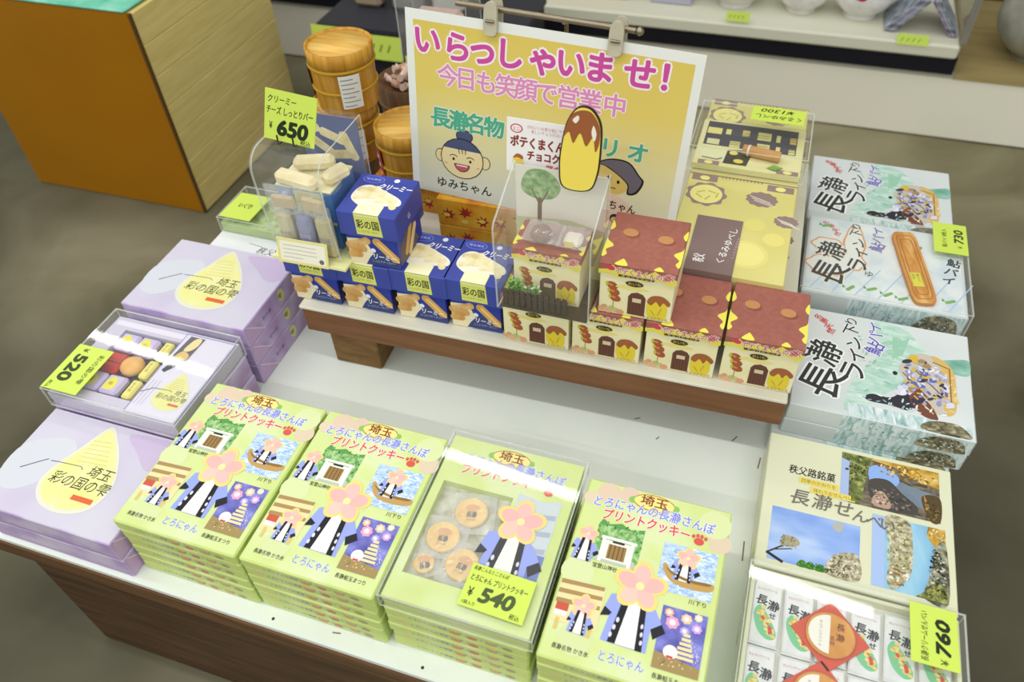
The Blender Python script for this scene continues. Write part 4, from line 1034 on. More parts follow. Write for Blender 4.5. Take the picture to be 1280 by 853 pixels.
# ================================================================== WELCOME SIGN
BL = Vector((-.520, .966, .653)); TL = Vector((-.517, 1.0, .934)); TR = Vector((-.093, .985, .92))
U = (TR - TL).normalized(); V = TL - BL; V = (V - U * V.dot(U)); SH = V.length; SW = (TR - TL).length; V.normalize(); NN = U.cross(V)
sg = tag(empty('welcome_sign', BL), 'large laminated yellow welcome sign with pink and green Japanese lettering', 'sign')
fr = Fr((0, 0, 0), U, V)
grad = bpy.data.materials.new('sign_yellow_print'); grad.use_nodes = True; nt = grad.node_tree
tc = nt.nodes.new('ShaderNodeTexCoord'); sp_ = nt.nodes.new('ShaderNodeSeparateXYZ'); cr = nt.nodes.new('ShaderNodeValToRGB'); mr = nt.nodes.new('ShaderNodeMapRange')
mr.inputs[1].default_value = .0; mr.inputs[2].default_value = SH
for i, (p, hx) in enumerate([(.05, '#dcdccb'), (.35, '#e3dba0'), (.62, '#e2cd6b'), (.95, '#dcc45c')]):
    if i > 1: cr.color_ramp.elements.new(p)
    cr.color_ramp.elements[i].position = p; cr.color_ramp.elements[i].color = lin(hx)
nt.links.new(tc.outputs['Object'], sp_.inputs[0]); nt.links.new(sp_.outputs[2], mr.inputs[0]); nt.links.new(mr.outputs[0], cr.inputs[0]); nt.links.new(cr.outputs[0], nt.nodes['Principled BSDF'].inputs['Base Color'])
nt.nodes['Principled BSDF'].inputs['Roughness'].default_value = .3


def slab(b, fr, u0, v0, u1, v1, t, mat, lay=-1):
    P = [fr.p(u0, v0, lay), fr.p(u1, v0, lay), fr.p(u1, v1, lay), fr.p(u0, v1, lay)]; Q = [p - fr.N * t for p in P]
    b.add(P + Q, [(0, 1, 2, 3), (7, 6, 5, 4), (0, 4, 5, 1), (1, 5, 6, 2), (2, 6, 7, 3), (3, 7, 4, 0)], mat)


b = MB(); slab(b, fr, 0, 0, SW, SH, .0012, col('#e9ece6', .3)); b.obj('laminated_sheet', sg)
b = MB(); b.rect(fr, .012, .0, SW - .012, SH - .014, grad, 0)
P1, P2, WH, GR = '#cc4f9f', '#e08fc0', '#f6eef0', '#52ad8c'
xs = [.016, .065, .101, .146, .189, .230, .273, .322, .374]
for ch, x, y in zip('いらっしゃいませ！', xs, [.226, .223, .224, .226, .225, .227, .228, .229, .23]):
    s = .045 if ch not in 'っゃ' else .048
    b.halo(fr, ch, x, y, s, P1, WH, 1, bold=.035, grow=.06)
xs = [.048 + .0352 * k for k in range(9)]
for ch, x in zip('今日も笑顔で営業中', [.048, .0815, .110, .1385, .168, .2005, .233, .263, .300]): b.halo(fr, ch, x, .183, .035, P2, WH, 1, bold=.02, grow=.045)
for ch, x in zip('長瀞名物', [.036, .066, .093, .122]): b.halo(fr, ch, x, .117, .0335, GR, '#eef0e4', 1, bold=.035, grow=.03)
for ch, x in zip('トリオ', [.276, .306, .342]): b.halo(fr, ch, x, .122, .032, GR, '#eef0e4', 1, bold=.035, grow=.03)
# smiling face drawing
K = '#20201e'


def face(cu, cv, s):
    b.ell(fr, cu - .036 * s, cv, .009 * s, .011 * s, K, 1); b.ell(fr, cu - .036 * s, cv, .0078 * s, .0098 * s, '#ecd9a4', 2); b.ell(fr, cu + .038 * s, cv, .009 * s, .011 * s, K, 1); b.ell(fr, cu + .038 * s, cv, .0078 * s, .0098 * s, '#ecd9a4', 2)
    b.ell(fr, cu + .004 * s, cv + .038 * s, .014 * s, .011 * s, K, 1); b.ell(fr, cu + .004 * s, cv + .038 * s, .0127 * s, .0098 * s, '#4f5778', 2)
    b.ell(fr, cu, cv, .036 * s, .034 * s, K, 3); b.ell(fr, cu, cv, .0345 * s, .0325 * s, '#efdca6', 4)
    b.ell(fr, cu, cv, .0345 * s, .0325 * s, '#4f5778', 5, a0=28, a1=152)
    for k in range(3): b.line(fr, [(cu + (-.006 + .006 * k) * s, cv + .017 * s), (cu + (-.004 + .005 * k) * s, cv + .009 * s)], .0012 * s, K, 6)
    for q in (-1, 1):
        for t_ in range(6):
            a, a2 = math.radians(150 - 20 * t_), math.radians(130 - 20 * t_); b.line(fr, [(cu + q * .014 * s + .007 * s * math.cos(a), cv + .0 * s + .005 * s * math.sin(a)), (cu + q * .014 * s + .007 * s * math.cos(a2), cv + .005 * s * math.sin(a2))], .0012 * s, K, 6)
        b.ell(fr, cu + q * .014 * s, cv - .002 * s, .002 * s, .0025 * s, K, 6, n=10)
        b.line(fr, [(cu + q * .025 * s, cv - .012 * s), (cu + q * .029 * s, cv - .010 * s)], .001 * s, '#c07a5a', 6)
    b.ell(fr, cu, cv - .009 * s, .013 * s, .013 * s, K, 6, a0=180, a1=360); b.ell(fr, cu, cv - .01 * s, .0115 * s, .0108 * s, '#c65a6a', 7, a0=180, a1=360); b.rect(fr, cu - .009 * s, cv - .0125 * s, cu + .009 * s, cv - .0105 * s, '#f4f0ea', 8)


face(.086, .068, 1.0)
b.text(fr, 'ゆみちゃん', .044, .014, .019, K, 1, .092, bold=.012)
# second, partly hidden face with long dark hair
b.blob(fr, [(.300, .108), (.32, .118), (.345, .117), (.362, .1), (.37, .09), (.362, .07), (.348, .066), (.345, .082), (.32, .1)], K, 1); b.blob(fr, [(.303, .108), (.32, .116), (.344, .115), (.36, .099), (.367, .09), (.36, .073), (.35, .069), (.347, .084), (.32, .102)], '#6b6570', 2)
b.blob(fr, [(.302, .103), (.32, .1), (.346, .082), (.343, .068), (.325, .062), (.306, .07)], '#d9bd6c', 1); b.ell(fr, .333, .083, .0022, .003, K, 3, n=10); b.ell(fr, .318, .088, .0022, .003, K, 3, n=10); b.line(fr, [(.322, .072), (.33, .072)], .0013, K, 3)
b.blob(fr, [(.29, .03), (.3, .058), (.32, .064), (.345, .055), (.362, .035), (.35, .01), (.3, .008)], '#e4c8b8', 1); b.text(fr, 'よこちゃん', .296, .04, .0165, K, 3, .068, bold=.012, rot=-3); b.ell(fr, .335, .022, .008, .008, '#33302c', 2); b.ell(fr, .335, .02, .006, .005, '#d8b890', 3)
b.obj('printing', sg)
b = MB()
slab(b, Fr((0, 0, 0), U, V), -.001, -.001, SW + .001, SH + .001, .0, CLEAR) if False else None
# stand: rod, post, foot
ss = tag(empty('sign_stand', (-.25, 1.02, RZ)), 'thin metal sign stand with a horizontal rod behind the welcome sign', 'stand')
MET = col('#8f8470', .35, .5, .85)
O = Vector((-.25, 1.02, RZ)); topc = BL + V * (SH + .014) - NN * .008 - O
b = MB(); b.tube([topc + U * .075, topc + U * .328], .0042, 10, MET); b.obj('rod', ss)
b = MB(); c = topc + U * .333; b.lathe([(.001, -.006), (.005, -.003), (.006, 0), (.005, .003), (.001, .006)], 14, MET, c); b.obj('ball_end', ss)
pc = topc + U * .23; pc0 = Vector((pc.x, pc.y + .014, .0035))
b = MB(); b.tube([pc0, (pc.x, pc.y + .014, pc.z - .012), (pc.x, pc.y + .006, pc.z - .005), (pc.x, pc.y, pc.z - .004)], .003, 8, MET); b.obj('post', ss)
b = MB(); b.lathe([(.024, .0008), (.024, .003), (.023, .0035), (.003, .0035)], 28, MET, (pc.x, pc.y + .014, 0)); b.obj('foot', ss)
for i, u in enumerate((.131, .306)):
    C0 = BL + V * (SH - .014) + U * u
    o = tag(empty('plastic_clip', C0), 'clear amber plastic clip gripping the welcome sign, ' + ['above the small tsu character', 'above the se character near the rod end'][i], 'clip', 'clips holding the welcome sign')
    jaw = nmat('amber_plastic', [(.3, '#b3ac94'), (.7, '#c9c3ad')], 20, .25, 2)
    f2 = Fr((0, 0, 0), U, V)
    for s in (1, -1):
        b = MB()
        prof = smooth([(-.009, .0), (-.0095, .02), (-.008, .036), (0, .041), (.008, .036), (.0095, .02), (.009, .0), (.0, -.004)], 4)
        off = .0018 if s > 0 else -.0185
        A = [U * x + V * y + NN * (off if s < 0 else off) for x, y in prof]; B = [p + NN * (.0055 if s > 0 else .0045) for p in A]
        n = len(A); b.add(A + B, [list(range(n))[::-1], list(range(n, 2 * n))] + [(k, (k + 1) % n, n + (k + 1) % n, n + k) for k in range(n)], jaw); b.obj('jaw', o)
    b = MB(); b.tube([V * .016 - U * .006 + NN * .0085, V * .016 + U * .006 + NN * .0085], .0022, 8, MET); b.obj('spring_pin', o)

# ================================================================== MAPLE LEAF BOXES
MAP = nmat('maple_carton', [(.35, '#c9761e'), (.5, '#d79a2c'), (.7, '#dfae3e')], 22, .35, 3)


def maple_leaf(b, fr, u, v, s, L, rot=0):
    pts = []
    for k, (a, r) in enumerate([(90, 1), (72, .45), (52, .85), (35, .4), (10, .8), (-8, .35), (-45, .55), (-80, .2), (-100, .2), (-135, .55), (-172, .35), (170, .8), (145, .4), (128, .85), (108, .45)]):
        t_ = math.radians(a + rot); pts.append((u + r * s * math.cos(t_) / fr.su, v + r * s * math.sin(t_) / fr.sv))
    b.poly(fr, pts, '#9c2c22', L)


def make_maple():
    b = MB(); b.rbox(0, .16, 0, .06, 0, .0515, .0012, MAP)
    for fr, n in ((Fr((0, 0, 0), (1, 0, 0), (0, 0, 1), .16, .0515), 3), (Fr((0, 0, .0515), (1, 0, 0), (0, 1, 0), .16, .06), 4)):
        r = random.Random(n)
        for k in range(n + 2): maple_leaf(b, fr, .12 + .19 * k, r.uniform(.3, .7), .017 if n == 3 else .022, 0, r.uniform(-90, 90)); b.ell(fr, .1 + .19 * k, r.uniform(.2, .8), .006, .004, '#e6c85c', 1, n=8)
    return b.obj('maple_leaf_box')


for k in range(2): put(make_maple, (-.478, .957, RZ + .0004 + k * .0522), 1, 'orange box with red maple leaf pattern, %s below the welcome sign' % ['lower one', 'upper one'][k], 'box', 'maple leaf boxes')
put(make_maple, (-.645, 1.045, RZ + .0004), 0, 'orange maple leaf box carrying the short bamboo tub', 'box', 'maple leaf boxes')

# ================================================================== BAMBOO TUBS
BAM = nmat('bamboo_staves', [(.3, '#a87320'), (.5, '#c28c2e'), (.7, '#d8a845')], 9, .35, 5, (9, 9, .8), .5)
BAMT = nmat('bamboo_lid', [(.3, '#c8973e'), (.5, '#dcae55'), (.7, '#ecc878')], 7, .35, 5, (1.4, 14, 1), .4, rot=(0, 0, .5))
HOOP = col('#b08a1e', .35)


def make_tub():
    r, h = .0555, .105; o = empty('bamboo_tub')
    b = MB(); b.lathe([(r * .93, 0), (r * .94, .001), (r * .985, h * .75), (r * .99, h * .76)], 40, BAM); b.obj('tub_body', o)
    b = MB(); b.lathe([(r * .99, h * .765), (r * 1.01, h * .77), (r * 1.02, h), (r * .95, h), (r * .945, h * .965), (.001, h * .965)], 40, BAM); lid = b.obj('lid', o)
    b = MB(); b.lathe([(r * .944, h * .9665), (r * .944, h * .969), (.001, h * .969)], 40, BAMT); b.obj('lid_panel', lid)
    for z in (.72, .36): 
        b = MB(); pr_ = [(r * (.94 + .045 * z / .75) + .0014 + .0018 * math.cos(a), h * z + .0025 * math.sin(a)) for a in [math.radians(q) for q in range(-90, 91, 30)]]; b.lathe(pr_, 40, HOOP); b.obj('hoop', o)
    for (az, wd, c0, txt) in [(-52, 30, '#e6e4dc', True), (-158, 20, '#b5323a', False)]:   # wrap labels
        b = MB(); n = 8; g = []
        for j in range(n + 1):
            a = math.radians(az + wd * (j / n - .5) * 1.2); rr = r * .985 + .0035
            g += [(rr * .955 * math.cos(a), rr * .955 * math.sin(a), h * .12), (rr * math.cos(a), rr * math.sin(a), h * .69)]
        b.add(g, [(2 * j, 2 * j + 2, 2 * j + 3, 2 * j + 1) for j in range(n)], col(c0))
        for row in range(7 if txt else 3):
            z = .17 + .075 * row if txt else .22 + .16 * row; g = []
            a0, a1 = az - wd * .5, az + wd * (.45 if row % 2 else .2)
            if not txt: a0, a1 = az - 5, az + 5
            for j in range(5):
                a = math.radians(a0 + (a1 - a0) * j / 4); zz = h * z; rr = (r * .985 + .0035) * (.955 + .045 * (z - .12) / .57) + .0004; dz = .0008 if txt else .0035
                g += [(rr * math.cos(a), rr * math.sin(a), zz - dz), (rr * math.cos(a), rr * math.sin(a), zz + dz)]
            b.add(g, [(2 * j, 2 * j + 2, 2 * j + 3, 2 * j + 1) for j in range(4)], col('#8a8a86' if txt else '#e8d0c8'))
        lo = b.obj('label', o); lo['label'] = 'white information label' if txt else 'red paper label'
    return o


cr_ = tag(empty('wooden_crate', (-.725, 1.1, T)), 'plain wooden crate carrying the stacked bamboo tubs behind the dispenser', 'crate')
b = MB(); b.rbox(-.06, .06, -.06, .06, .0006, .198, .002, bw); b.obj('body', cr_)
b = MB(); b.rbox(-.062, .062, -.062, .062, .1985, .204, .001, rw); b.obj('lid', cr_)
z = T + .2046
put(make_tub, (-.705, 1.105, z), 0, 'bamboo tub under the tall-standing one, mostly hidden', 'tub', 'bamboo tubs')
put(make_tub, (-.693, 1.103, z + .1058), 0, 'bamboo tub on top of the stack, with white and red labels', 'tub', 'bamboo tubs')
put(make_tub, (-.575, 1.077, RZ + .0525), 20, 'bamboo tub standing against the left edge of the welcome sign', 'tub', 'bamboo tubs')

# basket of wrapped candies and clear box behind the sign
bk = tag(empty('candy_basket', (-.66, 1.27, RZ)), 'brown round basket of wrapped candies behind the bamboo tubs', 'basket')
b = MB(); b.lathe([(.05, .0008), (.055, .002), (.06, .13), (.057, .13), (.05, .12), (.001, .12)], 32, wood('basket_brown', '#4c341e', '#5f4328', '#725336', 12, (9, 9, 1))); b.obj('body', bk)
for z_ in (.04, .09):
    b = MB(); b.lathe([(.0585, z_ - .004), (.0625, z_), (.0595, z_ + .004)], 32, '#7a5c36'); b.obj('hoop', bk)
for k in range(9):
    a = k * 2.4; rr = .034 * (k / 9) ** .5
    o = tag(empty('wrapped_candy', (-.66 + rr * math.cos(a), 1.27 + rr * math.sin(a), RZ + .122 + .018 * (k < 4)), k * 47), 'pink and tan twist-wrapped candy heaped in the brown basket', 'candy', 'wrapped candies in the basket')
    b = MB(); b.rbox(-.012, .012, -.006, .006, 0, .014, .004, col(['#c9a58c', '#b98f78', '#d9c0ae'][k % 3], .25)); b.obj('sweet', o)
    for s in (-1, 1):
        b = MB(); b.tube([(s * .0125, 0, .007), (s * .023, 0, .009)], [.002, .0075], 7, col('#d8bcb0', .25)); b.obj('twist', o)
o = clear_case('clear_sample_case', -.735, -.585, 1.4, 1.48, .60, .80, 'clear acrylic box standing at the back behind the welcome sign')
b = MB(); b.rbox(-.73, -.59, 1.39, 1.49, T + .0006, .5985, .003, '#8f8a7c'); tag(b.obj('carton'), 'plain grey carton under the clear box at the back', 'box')
o = tag(empty('snack_pouch', (-.66, 1.44, .6005)), 'pink and grey snack pouch inside the clear box at the back', 'pouch')
b = MB(); b.rbox(-.05, .05, -.02, .02, 0, .13, .01, col('#c2a79c', .4)); fr = Fr((-.05, -.02, 0), (1, 0, 0), (0, 0, 1), .1, .13); b.ell(fr, .5, .5, .03, .012, '#85706a', 0); b.obj('bag', o)
mini_tag(-.662, 1.3975, .61, 1.5, .13, .035, 'yellow price tag at the foot of the clear box behind the sign', '¥500')

# ================================================================== YELLOW GIFT BOXES
YW, YD, YH = .172, .245, .0325
YEL = nmat('yellow_wrap', [(.3, '#d6cc7a'), (.7, '#dcd488')], 10, .36, 2); YBR = '#97807a'; YPA = '#ece59c'


def make_yellow():
    b = MB(); b.rbox(0, YW, 0, YD, 0, YH, .0014, YEL); fr = Fr((0, 0, YH), (1, 0, 0), (0, 1, 0), YW, YD)
    b.ell(fr, .2, .77, .031, .031, YBR, 0, wob=.07, k=9, n=54); b.ell(fr, .2, .77, .0255, .0255, '#ece48e', 1)
    for (x, y, a) in [(-.05, .02, 30), (.05, .03, -20), (.02, -.04, 60), (-.06, -.03, -40), (.1, .0, 80)]: bar(b, fr, .2 + x, .77 + y, .014, .0025, a, '#c4b85c', 2)
    for (u, v, r) in [(.7, .80, .024), (.94, .6, .018)]:
        b.ell(fr, u, v, r, r * .82, YBR, 0, wob=.06, k=11, n=44)
        for k in range(3): b.line(fr, [(u - r * .75 / YW + .02 * k, v + (.5 - .45 * k) * r * .5 / YD), (u + r * .55 / YW + .03 * k, v + (-.5 - .45 * k) * r * .5 / YD)], .0016, '#e8e2cc', 1)
    b.ell(fr, .65, .22, .033, .033, '#e2d782', 0, n=40); b.ell(fr, .65, .22, .027, .027, '#e9df8c', 1); b.ell(fr, .68, .52, .016, .016, '#e0d57c', 0); b.ell(fr, .86, .4, .016, .016, '#e3d980', 0)
    for (u, v) in [(.15, .965), (.85, .955)]: b.rect(fr, u - .12, v - .05, u + .12, v + .02, YBR, 0); b.ell(fr, u, v - .015, .008, .006, '#ece48e', 1)
    b.rect(fr, .0, .985, 1, .995, YBR, 0)
    for k in range(12): b.poly(fr, [(.3 + .033 * k, .985), (.322 + .033 * k, .985), (.311 + .033 * k, .965)], YBR, 0)
    return b.obj('gift_box')


def make_yellow_label():
    o = make_yellow(); b = MB(); fr = Fr((0, 0, YH), (1, 0, 0), (0, 1, 0))
    b.box(.031, .1, -.0012, .13, YH + .0009, YH + .0014, '#85706c'); b.box(.031, .1, -.0012, -.0006, YH - .022, YH + .0009, '#85706c'); f2 = Fr((.031, -.012, YH + .0014), (1, 0, 0), (0, 1, 0))
    b.text(f2, '秩父', .024, .03, .018, '#f0ecec', 0, .018, bold=.02, rot=90); b.text(f2, 'くるみゆべし', .052, .035, .0135, '#f0ecec', 0, .085, bold=.01, rot=82); b.text(f2, 'しっとりもちもち', .066, .05, .0055, '#c8bcb8', 0, .05, rot=85)
    b.obj('paper_band', o); return o


for k in range(3):
    put(make_yellow_label if k == 2 else make_yellow, (-.0995, .9, RZ + .0004 + k * .033), 0, 'yellow gift box, %s behind the chocolate house boxes' % ordn(2 - k, 3), 'box', 'yellow gift boxes')
    put(make_yellow, (-.0995, 1.1475, RZ + .0004 + k * .033), 0, 'yellow gift box under the roll cake sample, %s of that stack' % ordn(2 - k, 3), 'box', 'yellow gift boxes')
yz = RZ + .0004 + 3 * .033 + .001
o = tag(empty('sample_tray', (-.1, 1.1535, yz)), 'yellow sample tray printed with dark lattice windows under a clear case', 'tray')
b = MB(); b.rbox(0, .172, 0, .14, 0, .012, .001, nmat('pale_yellow_card', [(.3, '#e0db9c'), (.7, '#e9e4ae')], 9, .4)); fr = Fr((0, 0, .012), (1, 0, 0), (0, 1, 0), .172, .14)
DK = '#4a4650'
b.rect(fr, .05, .42, .93, .96, DK, 0)
for (u0, v0, u1, v1, c) in [(.06, .68, .2, .82, '#e4dc84'), (.24, .7, .29, .82, '#e4dc84'), (.4, .7, .47, .84, '#d8cc74'), (.55, .66, .68, .84, '#e6de90'), (.73, .66, .77, .82, '#e6de90'), (.86, .66, .92, .8, '#d8b85c'), (.08, .44, .2, .56, '#dcd8a0'), (.3, .42, .4, .56, '#d8d080'), (.56, .43, .68, .58, '#dcd48c'), (.74, .43, .78, .56, '#e6de90'), (.86, .43, .92, .54, '#e0d684')]: b.rect(fr, u0, v0, u1, v1, c, 1)
for v in (.71, .76, .48, .52): b.rect(fr, .3, v, .66, v + .012, '#625e68', 2); b.rect(fr, .78, v, .92, v + .012, '#625e68', 2)
b.rect(fr, .05, .1, .3, .32, '#dfe0b4', 0); b.line(fr, [(.08, .14), (.22, .12), (.26, .16)], .003, '#6a6450', 1); b.poly(fr, [(.28, .06), (.5, .06), (.54, .4), (.3, .36)], '#3f3a34', 0); b.ell(fr, .42, .14, .008, .006, '#e2cf5c', 1); b.ell(fr, .36, .3, .007, .006, '#e8d870', 1)
for (u, v) in [(.15, .03), (.88, .03)]: b.rect(fr, u - .1, v - .03, u + .1, v + .05, YBR, 0); b.ell(fr, u, v + .01, .007, .005, '#ece48e', 1)
b.obj('card', o)
o = tag(empty('roll_cake', (.006, 1.19, yz + .0125)), 'small golden roll cake with white wrapping string on the yellow sample tray', 'cake')
b = MB(); b.tube([(-.03, .006, .009), (.03, -.003, .009)], .0088, 16, nmat('roll_crust', [(.3, '#c48a48'), (.7, '#d6a260')], 30, .55)); b.obj('cake', o)
b = MB(); b.tube([(-.022, .005, .009), (-.019, .0045, .009)], .0094, 16, '#e8e4da'); b.obj('string', o)
o = tag(empty('garnish_leaf', (.032, 1.164, yz + .0125)), 'small green leaf beside the roll cake', 'leaf'); b = MB(); b.add([(-.014, 0, .0005), (-.004, .008, .003), (.012, .006, .0008), (.0, -.006, .002)], [(0, 3, 1), (3, 2, 1)], '#7fae4c'); b.add([(-.014, 0, .0001), (-.004, .008, .002), (.012, .006, .0002), (.0, -.006, .001)], [(1, 3, 0), (1, 2, 3)], '#6f9e44'); b.obj('blade', o)
clear_case('clear_sample_case', -.1075, .0785, 1.1495, 1.298, yz + .0004, yz + .046, 'clear acrylic case over the roll cake sample')
yt = yz + .0466
price_tag('price_tag', [(.064, 1.296, yt), (-.022, 1.296, yt), (.0625, 1.249, yt)], None, [('くるみゆべし', .06, .56, .3, .86, .01, .1), ('¥1300', .22, .14, .34, .62, .01, .2)], 'yellow price tag upside down reading 1300 on the roll cake case')

# ================================================================== WHITE AND GREEN PIE BOXES
AW, AD, AH = .248, .212, .0325
AYU = nmat('pie_box_white', [(.3, '#d1d9d9'), (.7, '#dbdfdf')], 8, .36, 2)
WASH = nmat('green_wash', [(.3, '#9fc9b8'), (.5, '#bcdacd'), (.7, '#d9e9e2')], 30, .4, 4, (1, 3, 1), 1)
RAP = nmat('river_rapids', [(.3, '#7fa8a8'), (.45, '#b6d0d0'), (.6, '#dfeaea'), (.8, '#eef4f4')], 36, .4, 5, (3, 1, .8), 1.2, rot=(0, 0, .5))
ROCK = nmat('rock_print', [(.3, '#3c3a30'), (.5, '#7a7358'), (.65, '#b8b494'), (.8, '#dfe6e2')], 70, .4, 5, (1, 1.6, 1), 1)


def ayu_sides(b, w, d, h):
    ff = Fr((0, 0, 0), (1, 0, 0), (0, 0, 1), w, h); b.rect(ff, .3, .02, .99, .98, RAP, 0); b.blob(ff, [(.72, .05), (.74, .6), (.82, .9), (.93, .8), (.97, .3), (.95, .05)], ROCK, 1)
    b.scatter(ff, .84, .47, .12, .34, 60, .0026, ['#4a4632', '#8a8466', '#dfe8e4', '#6a6a50', '#b8c8c0'], 2, 31, .4); b.scatter(ff, .55, .5, .21, .32, 50, .0034, ['#8fb8b0', '#e8f2f0', '#6f9c98', '#c4dcd8'], 2, 32, .25)
    fs = Fr((w, 0, 0), (0, 1, 0), (0, 0, 1), d, h); b.rect(fs, .0, .02, .4, .98, RAP, 0)


def ayu_title(b, fr, k=1.0, mat2='#f4f8f8', grow=.05):
    red = '#d2483c'; b.ell(fr, .15, .86, .008, .006, red, 1, n=5) if False else None
    for ch, u, v, r, sz_ in [('名', .11, .915, 60, .012), ('勝', .15, .885, 60, .012), ('天', .18, .835, 70, .013), ('然', .195, .785, 70, .013)]: b.text(fr, ch, u, v, sz_ * k, red, 1, bold=.02, rot=r, mid=True)
    b.halo(fr, '瀞', .165, .555, .054 * k, '#3a3a3a', mat2, 2, bold=.012, grow=grow, rot=76, mid=True)
    b.halo(fr, '長', .165, .275, .066 * k, '#3a3a3a', mat2, 2, bold=.012, grow=grow, rot=72, mid=True)
    for ch, u, v, sz_ in [('り', .315, .93, .021), ('下', .315, .835, .025), ('ン', .34, .71, .028), ('イ', .35, .575, .03), ('ラ', .335, .42, .042)]: b.halo(fr, ch, u, v, sz_ * k, '#3a3a3a', mat2, 2, bold=.015, grow=grow, rot=74, mid=True)
    for ch, u, v, sz_ in [('イ', .455, .91, .022), ('パ', .455, .805, .026), ('鮎', .455, .69, .028)]: b.halo(fr, ch, u, v, sz_ * k, '#655cb8', mat2, 2, bold=.015, grow=grow, rot=72, mid=True)


def make_ayu():
    b = MB(); b.rbox(0, AW, 0, AD, 0, AH, .0015, AYU); fr = Fr((0, 0, AH), (1, 0, 0), (0, 1, 0), AW, AD)
    b.blob(fr, [(.45, .97), (.62, .95), (.7, .85), (.76, .7), (.7, .45), (.55, .3), (.4, .1), (.3, .05), (.33, .3), (.42, .5), (.5, .7)], WASH, 0)
    b.poly(fr, [(.56, .84), (.66, .86), (.62, .68), (.56, .62)], '#9ccab0', 1)
    b.blob(fr, [(.82, .68), (.9, .72), (.99, .74), (.99, .6), (.92, .58), (.85, .6)], nmat('hills', [(.3, '#5f9c84'), (.6, '#8fbfae'), (.8, '#bcd8d8')], 40, .4), 1)
    b.rect(fr, .32, .01, .98, .12, RAP, 0); b.blob(fr, [(.72, .02), (.76, .1), (.9, .12), (.97, .05), (.95, .01)], ROCK, 1)
    # painted boat with passengers
    b.blob(fr, [(.7, .72), (.82, .7), (.9, .58), (.9, .25), (.84, .18), (.72, .2), (.64, .4), (.6, .56)], '#c9c0b4', 1); b.blob(fr, [(.78, .71), (.84, .7), (.905, .58), (.905, .25), (.85, .18), (.84, .3), (.86, .55)], '#d8b468', 2)
    b.blob(fr, [(.41, .2), (.45, .24), (.55, .24), (.62, .32), (.7, .35), (.72, .28), (.66, .16), (.55, .17), (.44, .17)], '#35343c', 2); b.blob(fr, [(.66, .34), (.72, .36), (.8, .16), (.79, .12), (.72, .14), (.66, .24)], '#7a4a3a', 3); b.line(fr, [(.68, .3), (.78, .17)], .002, '#d8b88a', 4); b.line(fr, [(.72, .33), (.8, .2)], .002, '#d8c8a0', 4)
    r = random.Random(11)
    for k in range(26):
        u, v = r.uniform(.6, .88), r.uniform(.22, .66)
        if abs((u - .75) * 1.2) + abs(v - .44) < .33: b.ell(fr, u, v, r.uniform(.004, .009), r.uniform(.003, .007), r.choice(['#8f93c8', '#d9d9ea', '#6a6da4', '#3a3a4a', '#d9b83c', '#e4e6f2', '#a88a5c', '#b8bce0']), 5, rot=r.uniform(0, 180), n=9)
    b.ell(fr, .575, .48, .0035, .004, '#2c2c38', 5, n=10); b.line(fr, [(.79, .66), (.88, .62), (.88, .25)], .0016, '#8a6a3c', 5); b.line(fr, [(.62, .5), (.76, .3)], .0016, '#8a6a4c', 6); b.line(fr, [(.68, .56), (.84, .34)], .0016, '#7a5a3c', 6)
    b.scatter(fr, .52, .55, .18, .4, 46, .005, ['#a8cfbf', '#c5e1d5', '#92c1ad', '#d7eae1'], 1, 21, .3)
    b.scatter(fr, .74, .45, .13, .2, 90, .0042, ['#8c8fc5', '#cacce7', '#696ba5', '#e5e7f3', '#3b3b4f', '#d7b74b', '#a8abd7'], 6, 25, .5)
    b.scatter(fr, .87, .4, .05, .2, 26, .005, ['#e3c78b', '#e7d7af', '#d7b777'], 4, 22, .4)
    b.scatter(fr, .62, .2, .25, .05, 30, .004, ['#edf5f3', '#8eb3b3', '#c7dddd'], 4, 23, .3)
    ayu_title(b, fr); ayu_sides(b, AW, AD, AH)
    return b.obj('pie_box')


for (ax, ay, n, where) in [(.1155, .8125, 3, 'in the stack nearest the rice crackers'), (.112, 1.046, 2, 'under the opened pie sample'), (.107, 1.2655, 3, 'in the stack nearest the shop counter')]:
    for k in range(n):
        dx = 0 if k > 0 or n == 2 else -.012
        put(make_ayu, (ax + dx + rnd.uniform(-.001, .001), ay - (.012 if (n == 3 and k == 0 and ay < .9) else 0), T + .0006 + k * .0332), 0, 'white river-boat pie box, %s %s' % (ordn(n - 1 - k, n), where), 'box', 'white and green pie boxes')
az = T + .0006 + 2 * .0332 + .0006
b = MB(); b.rbox(0, .25, 0, .208, 0, .047, .0015, AYU); fr = Fr((0, 0, .047), (1, 0, 0), (0, 1, 0), .25, .208)
b.rect(fr, .02, .02, .98, .98, nmat('pale_lattice', [(.35, '#cfdfe8'), (.5, '#e3ecee'), (.7, '#eff3f2')], 26, .36, 4), 0)
for k in range(7): b.line(fr, [(.05 + .14 * k, .05), (.2 + .14 * k, .4)], .002, '#b4cce8', 1)
for (u, v, a) in [(.12, .88, 20), (.43, .15, 30), (.53, .12, 40), (.62, .1, 30), (.9, .16, 30), (.72, .75, 60), (.3, .12, 50)]: bar(b, fr, u, v, .018, .006, a, '#7fb45c', 2); b.poly(fr, [(u - .05, v - .01), (u - .03, v), (u - .05, v + .03)], '#6aa44c', 2)
for (u, v, rx, ry) in [(.14, .62, .028, .02), (.15, .36, .036, .026), (.31, .68, .018, .05), (.3, .45, .022, .024)]: b.ell(fr, u, v, rx, ry, '#e8a468', 2, wob=.06, k=6, n=36)
for (u, v, rx, ry) in [(.14, .62, .025, .017), (.15, .36, .033, .023), (.31, .68, .015, .047), (.3, .45, .019, .021)]: b.ell(fr, u, v, rx, ry, '#eef0ea', 3, wob=.06, k=6, n=36)
ayu_title(b, fr, .9, '#f4efe4', .04)
